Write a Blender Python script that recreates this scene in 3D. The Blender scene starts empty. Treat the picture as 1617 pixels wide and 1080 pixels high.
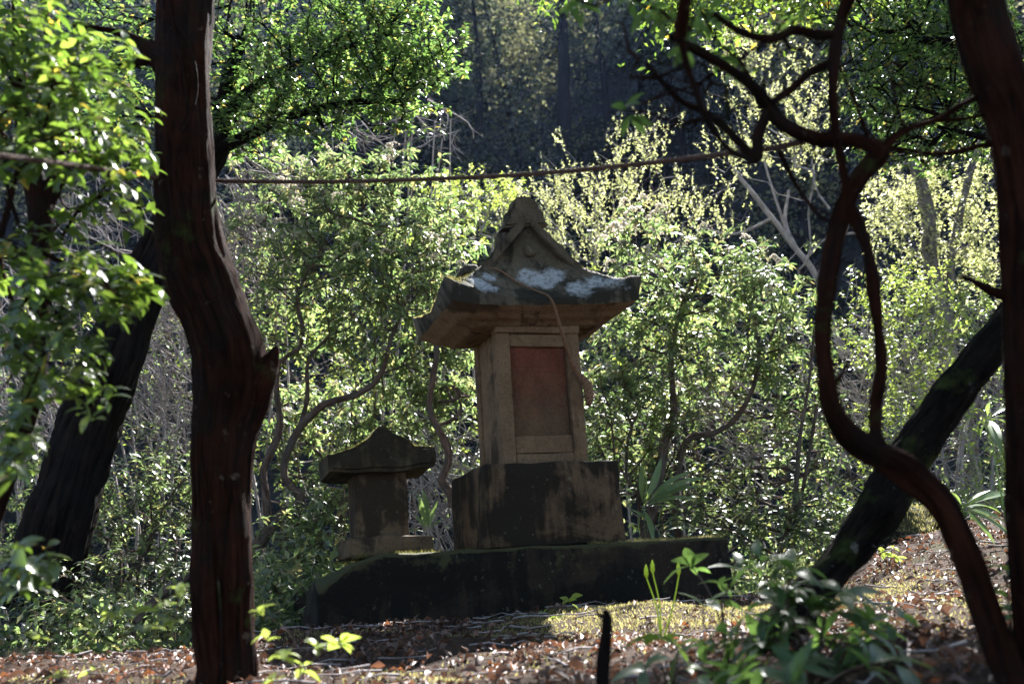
import bpy, bmesh, math, random
import numpy as np
from mathutils import Vector, Matrix, noise as mnoise
C = bpy.context.scene
COL = C.collection
rng = np.random.default_rng(7)
random.seed(7)
rad = math.radians

# ------------------------------------------------------------------ camera
FPX, PITCH, ROLL = 1617.0, rad(13.7), rad(3.7)
fw = np.array([0, math.cos(PITCH), math.sin(PITCH)])
r0 = np.array([1.0, 0, 0])
u0 = np.array([0, -math.sin(PITCH), math.cos(PITCH)])
RT = r0 * math.cos(ROLL) - u0 * math.sin(ROLL)
UP = u0 * math.cos(ROLL) + r0 * math.sin(ROLL)
cam = bpy.data.cameras.new('camera')
cam_o = bpy.data.objects.new('camera', cam)
COL.objects.link(cam_o)
M = Matrix.Identity(4)
for i in range(3):
    M[i][0], M[i][1], M[i][2] = RT[i], UP[i], -fw[i]
cam_o.matrix_world = M
cam.sensor_width = 36.0
cam.lens = 36.0
cam.clip_start = 0.05
cam.clip_end = 500
cam.dof.use_dof = True
cam.dof.focus_distance = 5.5
cam.dof.aperture_fstop = 2.7
C.camera = cam_o

# ------------------------------------------------------------------ light
SUN_EL, SUN_AZ = rad(45), rad(17)
sun_dir = Vector((math.sin(SUN_AZ) * math.cos(SUN_EL), math.cos(SUN_AZ) * math.cos(SUN_EL), math.sin(SUN_EL)))
W = bpy.data.worlds.new('World')
C.world = W
W.use_nodes = True
nt = W.node_tree
sky = nt.nodes.new('ShaderNodeTexSky')
sky.sky_type = 'NISHITA'
sky.sun_disc = False
sky.sun_elevation = SUN_EL
sky.sun_rotation = SUN_AZ
nt.links.new(sky.outputs[0], nt.nodes['Background'].inputs[0])
nt.nodes['Background'].inputs[1].default_value = 0.05
sl = bpy.data.lights.new('sun', 'SUN')
sl.energy = 5.0
sl.angle = rad(0.5)
sl.color = (1.0, 0.98, 0.955)
so = bpy.data.objects.new('sun', sl)
COL.objects.link(so)
so.rotation_euler = sun_dir.to_track_quat('Z', 'Y').to_euler()
C.view_settings.view_transform = 'Standard'
C.view_settings.look = 'None'
C.view_settings.exposure = 2.6
C.view_settings.gamma = 1
C.view_settings.use_curve_mapping = False
C.cycles.max_bounces = 8
C.cycles.diffuse_bounces = 3
C.cycles.glossy_bounces = 2
C.cycles.transmission_bounces = 4
C.cycles.sample_clamp_indirect = 6
C.cycles.use_denoising = True


def P(px, py, Y):
    d = fw + RT * ((px - 808.5) / FPX) + UP * ((540 - py) / FPX)
    return d * (Y / d[1])


def proj(q):
    q = np.atleast_2d(q)
    z = q @ fw
    return np.stack([808.5 + FPX * (q @ RT) / z, 540 - FPX * (q @ UP) / z, z], 1)


def sstep(a, b, x):
    t = np.clip((x - a) / (b - a), 0, 1)
    return t * t * (3 - 2 * t)


# ------------------------------------------------------------------ material helpers
def mat(name):
    m = bpy.data.materials.new(name)
    m.use_nodes = True
    n = m.node_tree.nodes
    return m, n, m.node_tree.links, n['Principled BSDF'], n['Material Output']


def ramp(n, stops):
    r = n.new('ShaderNodeValToRGB')
    e = r.color_ramp.elements
    e[0].position, e[0].color = stops[0][0], (*stops[0][1], 1)
    e[1].position, e[1].color = stops[-1][0], (*stops[-1][1], 1)
    for p, c in stops[1:-1]:
        k = e.new(p)
        k.color = (*c, 1)
    return r


def noise_node(n, l, vec, scale, detail=6, rough=0.6, dist=0.0):
    t = n.new('ShaderNodeTexNoise')
    t.inputs['Scale'].default_value = scale
    t.inputs['Detail'].default_value = detail
    t.inputs['Roughness'].default_value = rough
    t.inputs['Distortion'].default_value = dist
    if vec is not None:
        l.new(vec, t.inputs['Vector'])
    return t


def mixc(n, l, fac, a, b):
    x = n.new('ShaderNodeMix')
    x.data_type = 'RGBA'
    for s, v in ((0, fac), (6, a), (7, b)):
        if hasattr(v, 'is_linked'):
            l.new(v, x.inputs[s])
        elif s == 0:
            x.inputs[0].default_value = v
        else:
            x.inputs[s].default_value = (*v, 1)
    return x.outputs[2]


def mrange(n, l, v, a, b, c=0.0, d=1.0):
    x = n.new('ShaderNodeMapRange')
    l.new(v, x.inputs[0])
    for i, k in enumerate((a, b, c, d)):
        x.inputs[i + 1].default_value = k
    return x.outputs[0]


def mth(n, l, op, a, b=0.0):
    x = n.new('ShaderNodeMath')
    x.operation = op
    for i, v in enumerate((a, b)):
        if hasattr(v, 'is_linked'):
            l.new(v, x.inputs[i])
        else:
            x.inputs[i].default_value = v
    return x.outputs[0]


def bump(n, l, h, bsdf, strength=0.5, dist=0.02):
    b = n.new('ShaderNodeBump')
    b.inputs['Strength'].default_value = strength
    b.inputs['Distance'].default_value = dist
    l.new(h, b.inputs['Height'])
    l.new(b.outputs[0], bsdf.inputs['Normal'])


def leaf_mat(name, stops, trans, tfac=0.4, rough=0.32, spec=0.5):
    m, n, l, b, o = mat(name)
    g = n.new('ShaderNodeNewGeometry')
    r = ramp(n, stops)
    l.new(g.outputs['Random Per Island'], r.inputs[0])
    tex = n.new('ShaderNodeTexCoord')
    nz = noise_node(n, l, tex.outputs['Object'], 30, 2)
    hv = n.new('ShaderNodeHueSaturation')
    l.new(r.outputs[0], hv.inputs['Color'])
    l.new(mrange(n, l, nz.outputs[0], 0.3, 0.7, 0.75, 1.25), hv.inputs['Value'])
    l.new(hv.outputs[0], b.inputs['Base Color'])
    b.inputs['Roughness'].default_value = rough
    b.inputs['Specular IOR Level'].default_value = spec
    t = n.new('ShaderNodeBsdfTranslucent')
    tr = ramp(n, trans)
    l.new(g.outputs['Random Per Island'], tr.inputs[0])
    l.new(tr.outputs[0], t.inputs[0])
    mx = n.new('ShaderNodeMixShader')
    mx.inputs[0].default_value = tfac
    l.new(b.outputs[0], mx.inputs[1])
    l.new(t.outputs[0], mx.inputs[2])
    l.new(mx.outputs[0], o.inputs[0])
    return m


def bark_mat(name, dark, light, us=26, vs=3.5, bstr=0.9, moss=0.0, blotch=None):
    m, n, l, b, o = mat(name)
    tex = n.new('ShaderNodeTexCoord')
    mp = n.new('ShaderNodeMapping')
    mp.inputs['Scale'].default_value = (us, vs, 1)
    l.new(tex.outputs['UV'], mp.inputs[0])
    nz = noise_node(n, l, mp.outputs[0], 1.0, 9, 0.68, 0.6)
    n2 = noise_node(n, l, tex.outputs['Object'], 9, 5)
    r = ramp(n, [(0.38, dark), (0.47, tuple(0.35 * a + 0.65 * b_ for a, b_ in zip(light, dark))), (0.66, light)])
    l.new(nz.outputs[0], r.inputs[0])
    hv = n.new('ShaderNodeHueSaturation')
    l.new(r.outputs[0], hv.inputs['Color'])
    l.new(mrange(n, l, n2.outputs[0], 0.3, 0.7, 0.6, 1.35), hv.inputs['Value'])
    n7 = noise_node(n, l, tex.outputs['Object'], 3.5, 5, 0.6)
    lum = sum(light) / 3
    c = mixc(n, l, mrange(n, l, n7.outputs[0], 0.48, 0.62, 0, 0.65), hv.outputs[0], (lum * 0.62, lum * 0.58, lum * 0.54))
    if blotch:
        n4 = noise_node(n, l, tex.outputs['Object'], 22, 4, 0.6)
        c = mixc(n, l, mrange(n, l, n4.outputs[0], 0.655, 0.72), c, blotch)
    if moss:
        n3 = noise_node(n, l, tex.outputs['Object'], 5, 6, 0.65)
        c = mixc(n, l, mrange(n, l, n3.outputs[0], 0.62 - moss * 0.2, 0.72 - moss * 0.2), c, (0.045, 0.06, 0.016))
    l.new(c, b.inputs['Base Color'])
    b.inputs['Roughness'].default_value = 0.95
    b.inputs['Specular IOR Level'].default_value = 0.06
    bump(n, l, nz.outputs[0], b, bstr, 0.05)
    return m


def stone_mat(name, base, light, stain, stain_amt=0.5, moss_amt=0.0, lichens=(), seed=0.0, scale=1.0, moss_col=(0.042, 0.04, 0.016)):
    m, n, l, b, o = mat(name)
    tex = n.new('ShaderNodeTexCoord')
    mp = n.new('ShaderNodeMapping')
    mp.inputs['Location'].default_value = (seed, seed * 1.7, seed * 0.3)
    l.new(tex.outputs['Object'], mp.inputs[0])
    v = mp.outputs[0]
    n1 = noise_node(n, l, v, 5 * scale, 8, 0.62)
    n2 = noise_node(n, l, v, 60, 6, 0.7)
    n3 = noise_node(n, l, v, 2.6 * scale, 9, 0.66, 0.6)
    c = ramp(n, [(0.32, base), (0.68, light)])
    l.new(n1.outputs[0], c.inputs[0])
    hv = n.new('ShaderNodeHueSaturation')
    l.new(c.outputs[0], hv.inputs['Color'])
    l.new(mrange(n, l, n2.outputs[0], 0.3, 0.7, 0.7, 1.3), hv.inputs['Value'])
    # vertical water streaks
    mp2 = n.new('ShaderNodeMapping')
    mp2.inputs['Scale'].default_value = (16, 16, 1.4)
    l.new(v, mp2.inputs[0])
    n5 = noise_node(n, l, mp2.outputs[0], 1.0, 5, 0.6)
    s = mth(n, l, 'ADD', mrange(n, l, n3.outputs[0], 0.3, 0.7), mrange(n, l, n5.outputs[0], 0.3, 0.7, -0.25, 0.25))
    f = mrange(n, l, s, 0.85 - stain_amt, 1.1 - stain_amt)
    col = mixc(n, l, f, hv.outputs[0], stain)
    # small pale lichen flecks
    n6 = noise_node(n, l, v, 34, 3, 0.55)
    col = mixc(n, l, mrange(n, l, n6.outputs[0], 0.66, 0.76, 0, 0.35), col, (0.22, 0.23, 0.17))
    if moss_amt > 0:
        g = n.new('ShaderNodeNewGeometry')
        sx = n.new('ShaderNodeSeparateXYZ')
        l.new(g.outputs['Normal'], sx.inputs[0])
        n4 = noise_node(n, l, v, 7, 8, 0.7)
        q = mth(n, l, 'ADD', mth(n, l, 'MULTIPLY', sx.outputs[2], 0.45), n4.outputs[0])
        col = mixc(n, l, mrange(n, l, q, 1.02 - moss_amt, 1.12 - moss_amt), col, moss_col)
    for (lx, ly, lz, lr) in lichens:
        vd = n.new('ShaderNodeVectorMath')
        vd.operation = 'DISTANCE'
        nw = noise_node(n, l, v, 9, 5, 0.7)
        ad = n.new('ShaderNodeVectorMath')
        ad.operation = 'MULTIPLY_ADD'
        l.new(nw.outputs['Color'], ad.inputs[0])
        ad.inputs[1].default_value = (0.2, 0.12, 0.12)
        l.new(tex.outputs['Object'], ad.inputs[2])
        l.new(ad.outputs[0], vd.inputs[0])
        vd.inputs[1].default_value = (lx + 0.1, ly + 0.06, lz + 0.06)
        nn = noise_node(n, l, v, 45, 4, 0.7)
        lc = ramp(n, [(0.3, (0.24, 0.25, 0.27)), (0.7, (0.42, 0.43, 0.46))])
        l.new(nn.outputs[0], lc.inputs[0])
        lf = mth(n, l, 'MULTIPLY', mrange(n, l, vd.outputs['Value'], lr * 1.12, lr * 0.66), mrange(n, l, nn.outputs[0], 0.34, 0.5, 0.25, 0.9))
        col = mixc(n, l, lf, col, lc.outputs[0])
    l.new(col, b.inputs['Base Color'])
    b.inputs['Roughness'].default_value = 0.9
    b.inputs['Specular IOR Level'].default_value = 0.2
    h = mth(n, l, 'ADD', n2.outputs[0], mth(n, l, 'MULTIPLY', n1.outputs[0], 2.0))
    bump(n, l, h, b, 0.7, 0.012)
    return m


def plain_mat(name, c1, c2, scale=30, rough=0.8, b_=0.3):
    m, n, l, b, o = mat(name)
    tex = n.new('ShaderNodeTexCoord')
    nz = noise_node(n, l, tex.outputs['Object'], scale, 6, 0.65)
    r = ramp(n, [(0.3, c1), (0.7, c2)])
    l.new(nz.outputs[0], r.inputs[0])
    l.new(r.outputs[0], b.inputs['Base Color'])
    b.inputs['Roughness'].default_value = rough
    b.inputs['Specular IOR Level'].default_value = 0.25
    bump(n, l, nz.outputs[0], b, b_, 0.01)
    return m


# ------------------------------------------------------------------ object helpers
def tag(o, label=None, cat=None, group=None, kind=None):
    if label: o['label'] = label
    if cat: o['category'] = cat
    if group: o['group'] = group
    if kind: o['kind'] = kind
    return o


def empty(name, loc, label=None, cat=None, group=None, rz=0.0):
    o = bpy.data.objects.new(name, None)
    o.empty_display_size = 0.1
    o.location = [float(v) for v in loc]
    o.rotation_euler = (0, 0, rz)
    COL.objects.link(o)
    return tag(o, label, cat, group)


def make_mesh(name, verts, faces, m, uv=None, smooth=False):
    me = bpy.data.meshes.new(name)
    verts = np.asarray(verts, dtype=np.float32)
    if isinstance(faces, np.ndarray):
        k = faces.shape[1]
        me.vertices.add(len(verts))
        me.vertices.foreach_set('co', verts.ravel())
        me.loops.add(faces.size)
        me.loops.foreach_set('vertex_index', faces.ravel().astype(np.int32))
        me.polygons.add(len(faces))
        me.polygons.foreach_set('loop_start', np.arange(0, faces.size, k, dtype=np.int32))
        me.polygons.foreach_set('loop_total', np.full(len(faces), k, dtype=np.int32))
        if uv is not None:
            ul = me.uv_layers.new(name='UVMap')
            ul.data.foreach_set('uv', np.asarray(uv, dtype=np.float32).ravel())
        me.update(calc_edges=True)
        me.validate()
    else:
        me.from_pydata([tuple(map(float, v)) for v in verts], [], faces)
    if smooth:
        me.polygons.foreach_set('use_smooth', np.ones(len(me.polygons), dtype=bool))
    if m is not None:
        me.materials.append(m)
    return me


def link(name, me, parent=None, kind=None):
    o = bpy.data.objects.new(name, me)
    COL.objects.link(o)
    if parent is not None:
        o.parent = parent
    if kind:
        o['kind'] = kind
    return o


def bm_obj(name, bm, m, parent=None, smooth=False):
    me = bpy.data.meshes.new(name)
    bmesh.ops.recalc_face_normals(bm, faces=bm.faces)
    bm.to_mesh(me)
    bm.free()
    me.materials.append(m)
    if smooth:
        me.polygons.foreach_set('use_smooth', np.ones(len(me.polygons), dtype=bool))
    return link(name, me, parent)


def rough_box(bm, cx, cy, z0, sx, sy, sz, bevel=0.012, amp=0.006, cuts=7, freq=6.0, taper=0.0, seed=0.0, chip=0.0):
    """a hewn block: bevelled, subdivided and worn; base at z0"""
    b2 = bmesh.new()
    bmesh.ops.create_cube(b2, size=1)
    for v in b2.verts:
        t = 1 - taper * (v.co.z + 0.5)
        v.co = Vector((v.co.x * sx * t, v.co.y * sy * t, (v.co.z + 0.5) * sz))
    bmesh.ops.bevel(b2, geom=list(b2.edges), offset=bevel, segments=2, affect='EDGES', profile=0.6)
    bmesh.ops.subdivide_edges(b2, edges=[e for e in b2.edges if e.calc_length() > 0.05], cuts=cuts, use_grid_fill=True)
    b2.normal_update()
    for v in b2.verts:
        p = Vector((v.co.x + cx + seed, v.co.y + cy, v.co.z + z0))
        d = mnoise.fractal(p * freq, 0.9, 2.0, 4) * amp
        if chip:
            ex = sum(1 for a, h in ((abs(v.co.x), sx / 2), (abs(v.co.y), sy / 2), (abs(v.co.z - sz / 2), sz / 2)) if a > h * (1 - taper) - bevel * 2.2)
            if ex >= 2:
                d -= chip * max(0, mnoise.noise(p * 5.0) + 0.1)
        v.co += v.normal * d + Vector((cx, cy, z0))
    me = bpy.data.meshes.new('tmp')
    b2.to_mesh(me)
    b2.free()
    bm.from_mesh(me)
    bpy.data.meshes.remove(me)


def spline(pts, step):
    """Catmull-Rom through rows (x,y,z,r)"""
    p = np.asarray(pts, float)
    if len(p) == 2:
        p = np.vstack([p[0], (p[0] + p[1]) / 2, p[1]])
    q = np.vstack([2 * p[0] - p[1], p, 2 * p[-1] - p[-2]])
    out = []
    for i in range(1, len(q) - 2):
        a, b, c, d = q[i - 1], q[i], q[i + 1], q[i + 2]
        n = max(2, int(np.linalg.norm(c[:3] - b[:3]) / step))
        t = np.linspace(0, 1, n, endpoint=False)[:, None]
        out.append(0.5 * (2 * b + (c - a) * t + (2 * a - 5 * b + 4 * c - d) * t ** 2 + (3 * b - a - 3 * c + d) * t ** 3))
    out.append(q[-2][None])
    return np.vstack(out)


def tube(path, sides, amp=0.0, freq=8.0, flute=0.0, seed=0.0):
    """path rows x,y,z,r -> verts, quads, uv; the uv seam faces away from -Y"""
    path = np.asarray(path, float)
    p, r = path[:, :3], np.maximum(path[:, 3], 0.0004)
    n = len(p)
    t = np.gradient(p, axis=0)
    t /= np.linalg.norm(t, axis=1)[:, None] + 1e-9
    ref = np.array([0.0, 1.0, 0.0])
    if abs(t[0] @ ref) > 0.9:
        ref = np.array([1.0, 0, 0])
    a = np.zeros((n, 3))
    x = ref - t[0] * (ref @ t[0])
    a[0] = x / np.linalg.norm(x)
    for i in range(1, n):
        x = a[i - 1] - t[i] * (a[i - 1] @ t[i])
        a[i] = x / (np.linalg.norm(x) + 1e-9)
    b = np.cross(t, a)
    ang = np.linspace(0, 2 * math.pi, sides, endpoint=False)
    rr = np.repeat(r[:, None], sides, 1)
    s = np.concatenate([[0], np.cumsum(np.linalg.norm(np.diff(p, axis=0), axis=1))])
    if amp or flute:
        for i in range(n):
            for j in range(sides):
                ca, sa = math.cos(ang[j]), math.sin(ang[j])
                e = mnoise.noise(Vector((ca * 1.3 + seed, sa * 1.3, s[i] * freq * 0.5))) * amp
                if flute:
                    q_ = Vector((ca * 4 + seed, sa * 4, s[i] * 2.2))
                    e += mnoise.noise(q_) * flute + mnoise.fractal(Vector((ca * 9 + seed, sa * 9, s[i] * 9)), 0.8, 2.1, 3) * flute * 0.6
                rr[i, j] *= 1 + e
    v = p[:, None, :] + rr[..., None] * (np.cos(ang)[None, :, None] * a[:, None, :] + np.sin(ang)[None, :, None] * b[:, None, :])
    v = v.reshape(-1, 3)
    i, j = np.meshgrid(np.arange(n - 1), np.arange(sides), indexing='ij')
    j2 = (j + 1) % sides
    q = np.stack([i * sides + j, i * sides + j2, (i + 1) * sides + j2, (i + 1) * sides + j], -1).reshape(-1, 4)
    rm = float(np.mean(r))
    uu = (np.arange(sides + 1) / sides * 2 * math.pi * rm)
    U = np.stack([np.stack([uu[j], s[i]], -1), np.stack([uu[j + 1], s[i]], -1), np.stack([uu[j + 1], s[i + 1]], -1), np.stack([uu[j], s[i + 1]], -1)], -2).reshape(-1, 2)
    return v, q, U


class Joined:
    def __init__(s):
        s.v, s.f, s.u, s.n = [], [], [], 0

    def add(s, v, f, u=None):
        s.v.append(v)
        s.f.append(f + s.n)
        if u is not None:
            s.u.append(u)
        s.n += len(v)

    def mesh(s, name, m, base=(0, 0, 0), smooth=True):
        return make_mesh(name, np.vstack(s.v) - np.asarray(base), np.vstack(s.f), m, np.vstack(s.u) if s.u else None, smooth)


def pxpath(rows):
    """rows (px, py, Y, half width in px) -> x,y,z,radius"""
    out = []
    for px, py, Y, hw in rows:
        q = P(px, py, Y)
        out.append([*q, hw * (q @ fw) / FPX])
    return np.array(out)


# ------------------------------------------------------------------ leaves
def leaf_template(w, fold=0.12, curl=0.12, fine=False):
    if not fine:
        v = np.array([[0, 0, 0], [-w / 2, 0.5, fold * w], [0, 0.52, 0.0], [w / 2, 0.5, fold * w], [0, 1, -curl]], float)
        f = np.array([[0, 2, 1], [0, 3, 2], [1, 2, 4], [2, 3, 4]])
    else:
        rows = [(0.0, 0.03), (0.12, 0.35), (0.34, 0.9), (0.58, 1.0), (0.8, 0.62), (0.93, 0.28), (1.0, 0.02)]
        v = []
        for y, k in rows:
            z = -curl * y * y * 1.2 + 0.04 * math.sin(y * 3.14)
            v += [[-w / 2 * k, y, z + fold * w * k], [0, y, z], [w / 2 * k, y, z + fold * w * k]]
        f = []
        for i in range(len(rows) - 1):
            a = i * 3
            f += [[a, a + 1, a + 4], [a, a + 4, a + 3], [a + 1, a + 2, a + 5], [a + 1, a + 5, a + 4]]
        v, f = np.array(v), np.array(f)
    return v, f


def leaf_mats(pos, d, up, length):
    """N leaf matrices (N,3,3) rotation*scale with y along d, z near up"""
    d = d / (np.linalg.norm(d, axis=1)[:, None] + 1e-9)
    z = up - d * np.sum(up * d, 1)[:, None]
    z /= np.linalg.norm(z, axis=1)[:, None] + 1e-9
    x = np.cross(d, z)
    return np.stack([x, d, z], -1) * np.asarray(length)[:, None, None]


def bake(tv, tf, R, pos):
    v = np.einsum('nij,kj->nki', R, tv) + pos[:, None, :]
    f = tf[None] + (np.arange(len(R)) * len(tv))[:, None, None]
    return v.reshape(-1, 3), f.reshape(-1, tf.shape[1])


def rosettes(tips, dirs, n_lo, n_hi, length, droop=(50, 110), along=0.05, jit=0.25, sizes=None):
    """leaves set round each twig tip, drooping outward"""
    pos, dd, uu, ln = [], [], [], []
    for t, a in zip(tips, dirs):
        n = rng.integers(n_lo, n_hi + 1)
        a = a / (np.linalg.norm(a) + 1e-9)
        ref = np.array([0.3, 0.2, 0.9]) if abs(a[2]) < 0.8 else np.array([1.0, 0, 0])
        e1 = np.cross(a, ref); e1 /= np.linalg.norm(e1)
        e2 = np.cross(a, e1)
        az = np.arange(n) * 2.399 + rng.random() * 6.28 + rng.normal(0, 0.2, n)
        dr = np.radians(rng.uniform(droop[0], droop[1], n))
        side = np.cos(az)[:, None] * e1 + np.sin(az)[:, None] * e2
        d = np.cos(dr)[:, None] * a + np.sin(dr)[:, None] * side
        d[:, 2] -= 0.15
        pos.append(t - a * (rng.random(n) * along)[:, None])
        dd.append(d)
        uu.append(np.tile(a, (n, 1)) + rng.normal(0, jit, (n, 3)) + [0, 0, 0.3])
        ln.append(length * rng.uniform(0.75, 1.2) * rng.uniform(0.6, 1.15, n))
    pos, dd, uu, ln = map(np.concatenate, (pos, dd, uu, ln))
    return pos, leaf_mats(pos, dd, uu, ln)


# ------------------------------------------------------------------ skeleton growth
def grow(root_pts, root_dir_up, tips, step=0.12, wig=0.03, k=0.35):
    """join every tip to the nearest part of the plant already there; returns nodes, parent"""
    nodes = [np.asarray(q, float) for q in root_pts]
    par = [-1] + list(range(len(nodes) - 1)) if root_dir_up else [-1] * len(nodes)
    plen = list(np.linspace(0, 1, len(nodes)) * 0.4) if root_dir_up else [0.0] * len(nodes)
    arr = np.zeros((len(nodes) + len(tips) * 40, 3))
    pl = np.zeros(len(arr))
    arr[:len(nodes)] = nodes
    pl[:len(nodes)] = plen
    n = len(nodes)
    c = arr[:n].mean(0)
    order = np.argsort(np.linalg.norm(tips - c, axis=1))
    tip_id = np.zeros(len(tips), int)
    for ti in order:
        t = tips[ti]
        dv = t - arr[:n]
        dist = np.linalg.norm(dv, axis=1)
        cost = dist + k * pl[:n] + np.maximum(0, -dv[:, 2]) * 0.5
        b = int(np.argmin(cost))
        m = max(1, min(38, int(dist[b] / step)))
        a = arr[b].copy()
        last = b
        off = np.zeros(3)
        for s in range(1, m + 1):
            u = s / m
            off = off * 0.6 + rng.normal(0, wig, 3)
            q = a + (t - a) * u + off * math.sin(u * 3.14) + np.array([0, 0, -0.12 * dist[b] * math.sin(u * 3.14)])
            arr[n] = q
            pl[n] = pl[last] + np.linalg.norm(q - arr[last])
            par.append(last)
            last = n
            n += 1
        tip_id[ti] = last
    return arr[:n], np.array(par), tip_id


def skeleton_tubes(J, nodes, par, r0_, rmax, n_root, expo=2.2, sides=5):
    n = len(nodes)
    ch = [[] for _ in range(n)]
    for i in range(n):
        if par[i] >= 0:
            ch[par[i]].append(i)
    a = np.zeros(n)
    for i in range(n - 1, -1, -1):
        if not ch[i]:
            a[i] = r0_ ** expo
        else:
            a[i] = sum(a[c] for c in ch[i])
    r = np.minimum(a ** (1 / expo), rmax)
    done = np.zeros(n, bool)
    done[:n_root] = True
    starts = [(par[i], i) for i in range(n_root, n) if par[i] < n_root]
    while starts:
        p, i = starts.pop()
        chain = [[*nodes[p], min(r[i] * 1.1, r[p] if p >= n_root else r[i] * 1.2)], [*nodes[i], r[i]]]
        cur = i
        while ch[cur]:
            cs = sorted(ch[cur], key=lambda c: -r[c])
            for c in cs[1:]:
                starts.append((cur, c))
            cur = cs[0]
            chain.append([*nodes[cur], r[cur]])
        chain[-1][3] *= 0.6
        v, f, u = tube(np.array(chain), sides if r[i] > 0.006 else 4)
        J.add(v, f, u)
    return r


DENS = 0.9


def blob_tips(blobs, dens=None):
    """(px, py, Y, half width px, half height px, half depth m, count) -> world tips"""
    out = []
    for px, py, Y, rx, ry, rdp, cnt in blobs:
        cnt = max(1, int(cnt * (dens or 1)))
        q = rng.normal(0, 1, (cnt, 3))
        q = np.clip(q, -2, 2) * 0.6
        for a in q:
            out.append(P(px + a[0] * rx, py + a[1] * ry, Y + a[2] * rdp))
    return np.array(out)


def plant(name, label, cat, stems=None, blobs=(), leaf=None, group=None, bark=None, base=None, tip_r=0.0028, rmax=0.02, parts=0,
          flowers=0, flower_up=True, extra_parts=True, trunk_name='stem', trunk_sides=9, amp=0.12, flute=0.0, step=0.12, wig=0.03,
          min_px=0, foliage_name='foliage', twig_name='twigs', k=0.35, trunk_mat=None, up_mix=0.6, dens=1.0, world_tips=None, bfreq=9.0):
    tips = blob_tips(blobs, dens) if len(blobs) else None
    if world_tips is not None:
        tips = world_tips if tips is None else np.vstack([tips, world_tips])
    paths = [spline(pxpath(s), 0.018 if flute else 0.05) for s in (stems or [])]
    if base is None:
        if paths:
            base = paths[0][np.argmin(paths[0][:, 2])][:3].copy()
        else:
            c = tips.mean(0)
            base = np.array([c[0], c[1], float(gz(c[0], c[1]))])
    base = np.asarray(base, float)
    root = empty(name, base, label, cat, group)
    for pth in paths:
        v, f, u = tube(pth, trunk_sides, amp, bfreq, flute, seed=float(rng.random() * 50))
        link(trunk_name, make_mesh(trunk_name, v - base, f, trunk_mat or bark, u, True), root)
    if tips is None:
        return root
    if paths:
        rp = np.vstack([q[::(8 if flute else 3), :3] for q in paths])
        nodes, par, tid = grow(rp, False, tips, step, wig, k)
    else:
        c = tips.mean(0)
        nb = 5
        rp = np.array([base + (np.array([c[0], c[1], base[2] + 0.6 * max(0.2, c[2] - base[2])]) - base) * t for t in np.linspace(0, 1, nb)])
        nodes, par, tid = grow(rp, True, tips, step, wig, k)
    nr = len(rp)
    J = Joined()
    skeleton_tubes(J, nodes, par, tip_r, rmax, nr if paths else 0 or 1)
    link(twig_name, J.mesh(twig_name, bark, base), root)
    if leaf is None:
        return root
    if leaf.get('bare'):
        tid = tid[rng.random(len(tid)) > leaf['bare']]
    tp = nodes[tid]
    td = tp - nodes[np.maximum(par[tid], 0)]
    td /= np.linalg.norm(td, axis=1)[:, None] + 1e-9
    td = td * (1 - up_mix) + np.array([0, 0, up_mix])
    pos, R = rosettes(tp, td, leaf['n'][0], leaf['n'][1], leaf['len'], leaf.get('droop', (50, 110)), leaf.get('along', 0.05), leaf.get('jit', 0.25))
    tv, tf = leaf_template(leaf.get('w', 0.36), leaf.get('fold', 0.12), leaf.get('curl', 0.12), leaf.get('fine', False))
    idx = np.arange(len(pos))
    if parts:
        s = proj(pos)
        vis = (s[:, 0] > 0) & (s[:, 0] < 1617) & (s[:, 1] > 0) & (s[:, 1] < 1080) & (s[:, 2] > 0.3)
        sc = np.where(vis, np.linalg.norm(R[:, :, 1], axis=1) / s[:, 2], 0)
        pick = np.argsort(-sc)[:parts]
        pick = pick[sc[pick] > 0]
        lm = make_mesh('leaf', tv, tf, leaf['mat'], None, True)
        for i in pick:
            o = link('leaf', lm, root)
            mm = Matrix.Identity(4)
            for a in range(3):
                for b in range(3):
                    mm[a][b] = R[i][a, b]
                mm[a][3] = pos[i][a] - base[a]
            o.matrix_basis = mm
        idx = np.setdiff1d(idx, pick)
    if len(idx):
        v, f = bake(tv, tf, R[idx], pos[idx])
        link(foliage_name, make_mesh(foliage_name, v - base, f, leaf['mat'], None, leaf.get('fine', False)), root, 'stuff')
    if flowers:
        hi = np.argsort(-(tp[:, 2] - 0.35 * tp[:, 1] + rng.normal(0, 0.25, len(tp))))[:flowers]
        for i in hi:
            o = link('flower_cluster', FLOWER_MESHES[rng.integers(len(FLOWER_MESHES))], root)
            o.location = [float(x) for x in (tp[i] + [0, 0, 0.02] - base)]
            o.rotation_euler = (rng.normal(0, 0.3), rng.normal(0, 0.3), rng.random() * 6.28)
            s_ = rng.uniform(1.0, 1.7)
            o.scale = (s_, s_, s_)
    return root


# ------------------------------------------------------------------ terrain
HILL_Y, HILL_S = 21.0, math.tan(rad(52))


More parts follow.
